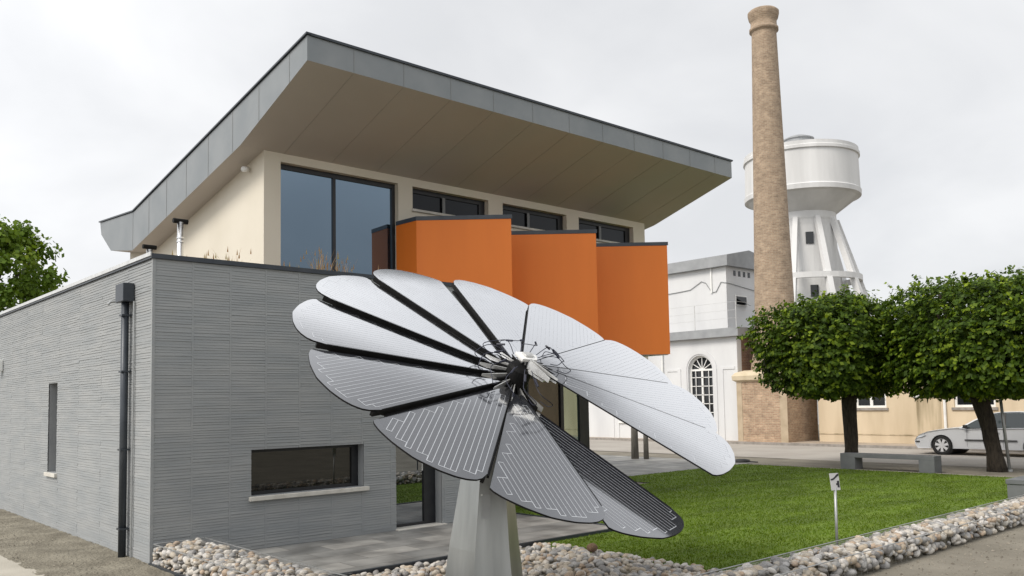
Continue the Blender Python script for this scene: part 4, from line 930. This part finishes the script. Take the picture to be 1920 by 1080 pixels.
# raised pilaster and arch bands
b = MB()
for yc_ in ARC:
    for s in (-1, 1):
        b.box(X - .03, X - .001, yc_ + s * 1.22 - .09, yc_ + s * 1.22 + .09, 0, 3.52); b.box(X - .03, X - .001, min(yc_ + s * 1.31, yc_ + s * 1.95), max(yc_ + s * 1.31, yc_ + s * 1.95), 3.40, 3.52)
        b.box(X - .032, X - .001, yc_ + s * .86 - .09, yc_ + s * .86 + .09, 0, sp_)
    n = 14
    for i in range(n):
        t0, t1 = PI * i / n, PI * (i + 1) / n; q = [(yc_ + r1 * math.cos(t), sp_ + r1 * math.sin(t)) for r1, t in ((.77, t0), (.96, t0), (.96, t1), (.77, t1))]
        b.prism([(X - .032, y, z) for y, z in q], [(X - .001, y, z) for y, z in q])
b.build('wall_band', 'white_wall', WB)
for yc_ in ARC:
    fr = MB(); w = .70; xf = X + .16
    for y in (yc_ - w, yc_ - .05, yc_ + w - .09): fr.box(xf, xf + .06, y, y + (.10 if abs(y - yc_) < .1 else .09), ab, sp_)
    for y in (yc_ - .38, yc_ + .36): fr.box(xf, xf + .05, y, y + .03, ab, sp_)
    z = ab
    while z < sp_ - .1: fr.box(xf, xf + .052, yc_ - w + .09, yc_ + w - .09, z, z + .035); z += .42
    fr.box(xf - .005, xf + .065, yc_ - w, yc_ + w, sp_ - .04, sp_ + .05)
    n = 16
    for i in range(n):
        t0, t1 = PI * i / n, PI * (i + 1) / n; q = [(yc_ + r1 * math.cos(t), sp_ + r1 * math.sin(t)) for r1, t in ((w - .09, t0), (w, t0), (w, t1), (w - .09, t1))]
        fr.prism([(xf, y, z) for y, z in q], [(xf + .06, y, z) for y, z in q])
    for i in range(1, 6):
        t = PI * i / 6; d = (math.cos(t), math.sin(t)); e = (-d[1] * .018, d[0] * .018); q = [(yc_ + d[0] * r1 + e[0] * s, sp_ + d[1] * r1 + e[1] * s) for r1, s in ((.0, 1), (w - .05, 1), (w - .05, -1), (.0, -1))]
        fr.prism([(xf + .01, y, z) for y, z in q], [(xf + .05, y, z) for y, z in q])
    fr = fr.build('arched_window', 'white_paint', WB); MB().ext(arch_poly(yc_, w, sp_, ab), 0, xf + .07, xf + .09).build('pane', 'dark_window', fr); MB().box(X - .08, xf - .01, yc_ - w - .08, yc_ + w + .08, ab - .1, ab - .001).build('sill', 'white_paint', fr)
MB().box(29.72, 37.2, 10.45, 46, ZL + .002, ZL + .40).build('ledge', 'corrugated', WB)
# upper storey
UX, UY = 31.5, 12.17
b = MB(); b.box(UX, 36.4, UY, 46, ZL + .401, 8.50); b.build('upper_wall', 'white_wall', WB)
b = MB(); rp_ = [(UX - .25, 8.502), (UX - .25, 9.02), (UX + 1.7, 9.42), (36.7, 8.85), (36.7, 8.502)]; b.ext(rp_, 1, UY - .25, 46)
rf2 = b.build('roof', 'corrugated', WB)
for i in range(4): MB().box(UX + .62 + .42 * i, UX + .82 + .42 * i, UY - .012, UY - .002, 8.08, 8.34).build('vent', 'dark_window', WB)
b = MB(); b.box(UX + .72, UX + 1.72, UY - .03, UY - .002, 6.62, 7.12); ww = b.build('window', 'white_paint', WB); MB().box(UX + .78, UX + 1.66, UY - .038, UY - .031, 6.67, 7.07).build('pane', 'dark_window', ww); MB().prism([(UX + .80, UY - .04, 6.95), (UX + 1.6, UY - .04, 6.75), (UX + 1.6, UY - .30, 6.60), (UX + .80, UY - .30, 6.78)], [(UX + .80, UY - .04, 6.97), (UX + 1.6, UY - .04, 6.77), (UX + 1.6, UY - .30, 6.62), (UX + .80, UY - .30, 6.80)]).build('sash', 'dark_window', ww)
# cable sagging along the upper wall and a white mast
pts = [(UX - .03, y, z) for y, z in ((46, 7.4), (20, 7.5), (16.5, 7.45), (15.2, 7.50), (14.3, 7.55), (13.6, 7.90), (13.35, 7.80), (13.0, 7.28), (12.75, 7.30), (12.45, 7.75), (12.17, 7.68))] + [(UX + .3, UY - .03, 7.66), (UX + 2.5, UY - .03, 7.45), (UX + 4.5, UY - .03, 7.3)]
MB().tube(pts, .016, 5).build('cable', 'zinc_seam', WB)
MB().box(UX - .06, UX - .03, 12.98, 13.06, 7.25, 8.7).build('mast', 'white_paint', WB)
rl = MB()
for y in [10.6 + 2.3 * i for i in range(10)]: rl.tube([(29.85, y, ZL + .4), (29.85, y, ZL + 1.6)], .018, 6)
for z in (ZL + .85, ZL + 1.22, ZL + 1.6): rl.tube([(29.85, 10.6, z), (29.85, 33, z)], .007, 5); rl.tube([(29.85, 10.6, z), (37, 10.6, z)], .007, 5)
for x in (32.2, 34.5, 36.8): rl.tube([(x, 10.6, ZL + .4), (x, 10.6, ZL + 1.6)], .022, 6)
rl.build('railing', 'aluminium', WB)
MB().tube([(29.93, 15.0, 0), (29.93, 15.0, ZL)], .05, 8).build('drainpipe', 'white_paint', WB)

# ================================================================== CHIMNEY
CH = thing('brick_chimney', (30.95, 9.25, 0), 'tall tapering tan brick factory chimney on a square base', 'chimney')
cx_, cy_ = 30.98, 9.28
b = MB(); b.box(29.75, 32.35, 8.13, 10.62, 0, 2.78); b.build('base', 'brick_tan', CH)
b = MB()
for x in (29.735,): 
    b.box(x, x + .01, 8.10, 8.45, 0, 2.78); b.box(x, x + .01, 10.36, 10.63, 0, 2.78)
b.build('quoins', 'quoin_stone', CH)
b = MB()
def sq(e, z): return [(29.75 - e, 8.13 - e, z), (32.35 + e, 8.13 - e, z), (32.35 + e, 10.62 + e, z), (29.75 - e, 10.62 + e, z)]
for (e0, z0), (e1, z1) in zip([(.02, 2.781), (.14, 2.86), (.16, 3.05), (.05, 3.2)], [(.14, 2.86), (.16, 3.05), (.05, 3.2), (-.25, 3.3)]): b.prism(sq(e0, z0), sq(e1, z1), caps=False)
b.poly(sq(-.25, 3.3)); b.build('base_cap', 'cap_stone', CH)
def rlathe(prof, name, m, n=40):
    V = []; UV = []; F = []
    for r_, z in prof: V += [(cx_ + r_ * math.cos(2 * PI * k / n), cy_ + r_ * math.sin(2 * PI * k / n), z) for k in range(n + 1)]
    for i in range(len(prof) - 1):
        for k in range(n): F.append((i * (n + 1) + k, i * (n + 1) + k + 1, (i + 1) * (n + 1) + k + 1, (i + 1) * (n + 1) + k))
    b = MB().add(V, F); o = b.build(name, m, CH, smooth=True); uv = o.data.uv_layers.new(name='UVMap'); n1 = n + 1
    for p_ in o.data.polygons:
        for li in p_.loop_indices:
            vi = o.data.loops[li].vertex_index; uv.data[li].uv = ((vi % n1) / n * 2 * PI * .75, V[vi][2])
    return o
rlathe([(1.16, 3.2), (1.12, 3.6), (.98, 4.2), (.92, 4.6)] + [(.92 - (.92 - .555) * t / 14, 4.6 + (19.35 - 4.6) * t / 14) for t in range(15)], 'shaft', 'brick_tan_round')
rlathe([(.555, 19.1), (.66, 19.15), (.66, 19.28), (.60, 19.32), (.585, 19.62), (.66, 19.74), (.71, 19.95), (.71, 20.06), (.62, 20.14), (.45, 20.14), (.45, 19.5)], 'crown', 'brick_tan_round')

# ================================================================== WATER TOWER
hd = Vector((56.918 + 4.056, 22.556 + 11.825, 0)).normalized(); lat = Vector((hd.y, -hd.x, 0)); TC = Vector((56.918, 22.556, 0)) + lat * .35
WT = thing('water_tower', TC, 'white concrete water tower with a wide tank on splayed legs', 'water tower')
tk = MB(); tk.lathe(TC, [(2.45, 15.55), (2.45, 16.05), (4.05, 17.25), (4.33, 17.35), (4.36, 17.7), (4.28, 17.78), (4.22, 20.35), (4.34, 20.40), (4.34, 20.62), (4.26, 20.68), (4.26, 20.95), (4.0, 21.0), (.9, 21.7), (.0, 21.75)], 64)
tk = tk.build('tank', 'tower_white', WT, smooth=False)
for p_ in tk.data.polygons: p_.use_smooth = False
hc = TC - lat * .1 - hd * .0
MB().lathe(hc, [(1.1, 21.5), (1.1, 22.1), (1.2, 22.12), (1.2, 22.2), (.7, 22.42), (0, 22.5)], 24).build('roof_hatch', 'corrugated', tk)
MB().lathe(TC, [(3.0, -.1), (2.38, 15.0), (2.4, 15.4), (2.45, 15.55)], 40).build('shaft', 'tower_white', WT)
angF = math.atan2(-hd.y, -hd.x)      # towards the camera
for k in range(10):
    a = angF + math.radians(24 + 36 * k); d = Vector((math.cos(a), math.sin(a), 0)); e = Vector((-d.y, d.x, 0)); hw = .25
    top_, bot_ = TC + d * 2.45, TC + d * 7.2; q = lambda c_, z, w, dp: [(c_ + e * w * sx + d * dp * sy) + Vector((0, 0, z)) for sx, sy in ((-1, -1), (1, -1), (1, 1), (-1, 1))]
    MB().prism(q(bot_, 0, hw, .32), q(top_, 15.6, .18, .2)).build('leg', 'tower_white', WT)
def ringbeam(z, r_, hh, w_): MB().lathe(TC, [(r_ - w_, z), (r_, z), (r_, z + hh), (r_ - w_, z + hh), (r_ - w_, z)], 8 * 5).build('ring_beam', 'tower_white', WT)
ringbeam(10.75, 4.15, .42, .35); ringbeam(5.3, 5.7, .55, .5)
for z, lt_ in ((13.95, .42), (9.9, .62)):
    r_ = 2.4 + (15 - z) * .042; a = angF - math.asin(lt_ / r_) * -1; c_ = TC + Vector((math.cos(a), math.sin(a), 0)) * r_; d = Vector((math.cos(a), math.sin(a), 0)); e = Vector((-d.y, d.x, 0))
    MB().prism([c_ + e * .28 * sx + d * .06 * 1 + Vector((0, 0, z + .45 * sz)) for sx, sz in ((-1, -1), (1, -1), (1, 1), (-1, 1))], [c_ + e * .28 * sx - d * .2 + Vector((0, 0, z + .45 * sz)) for sx, sz in ((-1, -1), (1, -1), (1, 1), (-1, 1))]).build('window', 'dark_window', WT)

# ================================================================== BEIGE BUILDING
BB = thing('beige_building', (34, -5, 0), 'long low beige rendered building behind the lime trees', 'building')
WY = [(4.42, 5.75), (.25, 1.75), (-4.3, -2.9), (-8.6, -7.2), (8.6, 9.9)]
b = MB(); BX = 31.2; ops = [(a, c, 1.55, 3.0) for a, c in WY if a < 7.4]; wall_y(b, BX, BX + .35, -32, 7.45, 0, 3.9, ops); b.box(BX + .351, 38, 7.1, 7.45, 0, 3.9); b.build('wall', 'beige_wall', BB)
b = MB(); b.box(BX - .03, BX - .001, -32, 7.42, .09, .42); b.build('plinth', 'beige_wall', BB)
b = MB(); b.box(BX - .05, BX - .031, -32, 7.42, .415, .45); b.build('plinth_line', 'stain_beige', BB)
for a, c in [q for q in WY if q[0] < 7.4]:
    f_ = MB(); 
    for q in ((a, a + .09), (c - .09, c), ((a + c) / 2 - .06, (a + c) / 2 + .06)): f_.box(BX + .08, BX + .14, q[0], q[1], 1.55, 3.0)
    f_.box(BX + .078, BX + .142, a, c, 1.55, 1.64); f_.box(BX + .078, BX + .142, a, c, 2.91, 3.0); f_ = f_.build('window', 'white_paint', BB)
    MB().box(BX + .15, BX + .17, a, c, 1.55, 3.0).build('pane', 'dark_window', f_); MB().box(BX - .06, BX + .077, a - .08, c + .08, 1.44, 1.545).build('sill', 'kerb_stone', f_)
dr = MB().box(BX - .012, BX - .002, 2.25, 3.2, .46, 1.95).build('stained_panel', 'stain_beige', BB)
MB().box(BX - .06, BX - .001, 2.15, 3.3, 1.951, 2.07).build('lintel', 'white_paint', BB)
MB().tube([(BX - .07, 2.08, .1), (BX - .07, 2.08, 3.85)], .055, 10).build('drainpipe', 'white_paint', BB)
b = MB(); b.ext([(BX - .35, 3.901), (BX - .35, 4.0), (BX + 3.4, 4.9), (38.4, 4.0), (38.4, 3.901)], 1, -32, 7.7); b.build('roof', 'corrugated', BB)
GB = thing('grey_roofed_house', (40, -11, 0), 'grey roof just showing above the taller lime tree', 'house')
MB().box(36, 44, -18, -4.2, 0, 7.2).build('wall', 'beige_wall', GB); MB().ext([(35.6, 7.201), (35.6, 7.35), (40, 8.6), (44.4, 7.35), (44.4, 7.201)], 1, -18.3, -3.9).build('roof', 'corrugated', GB)
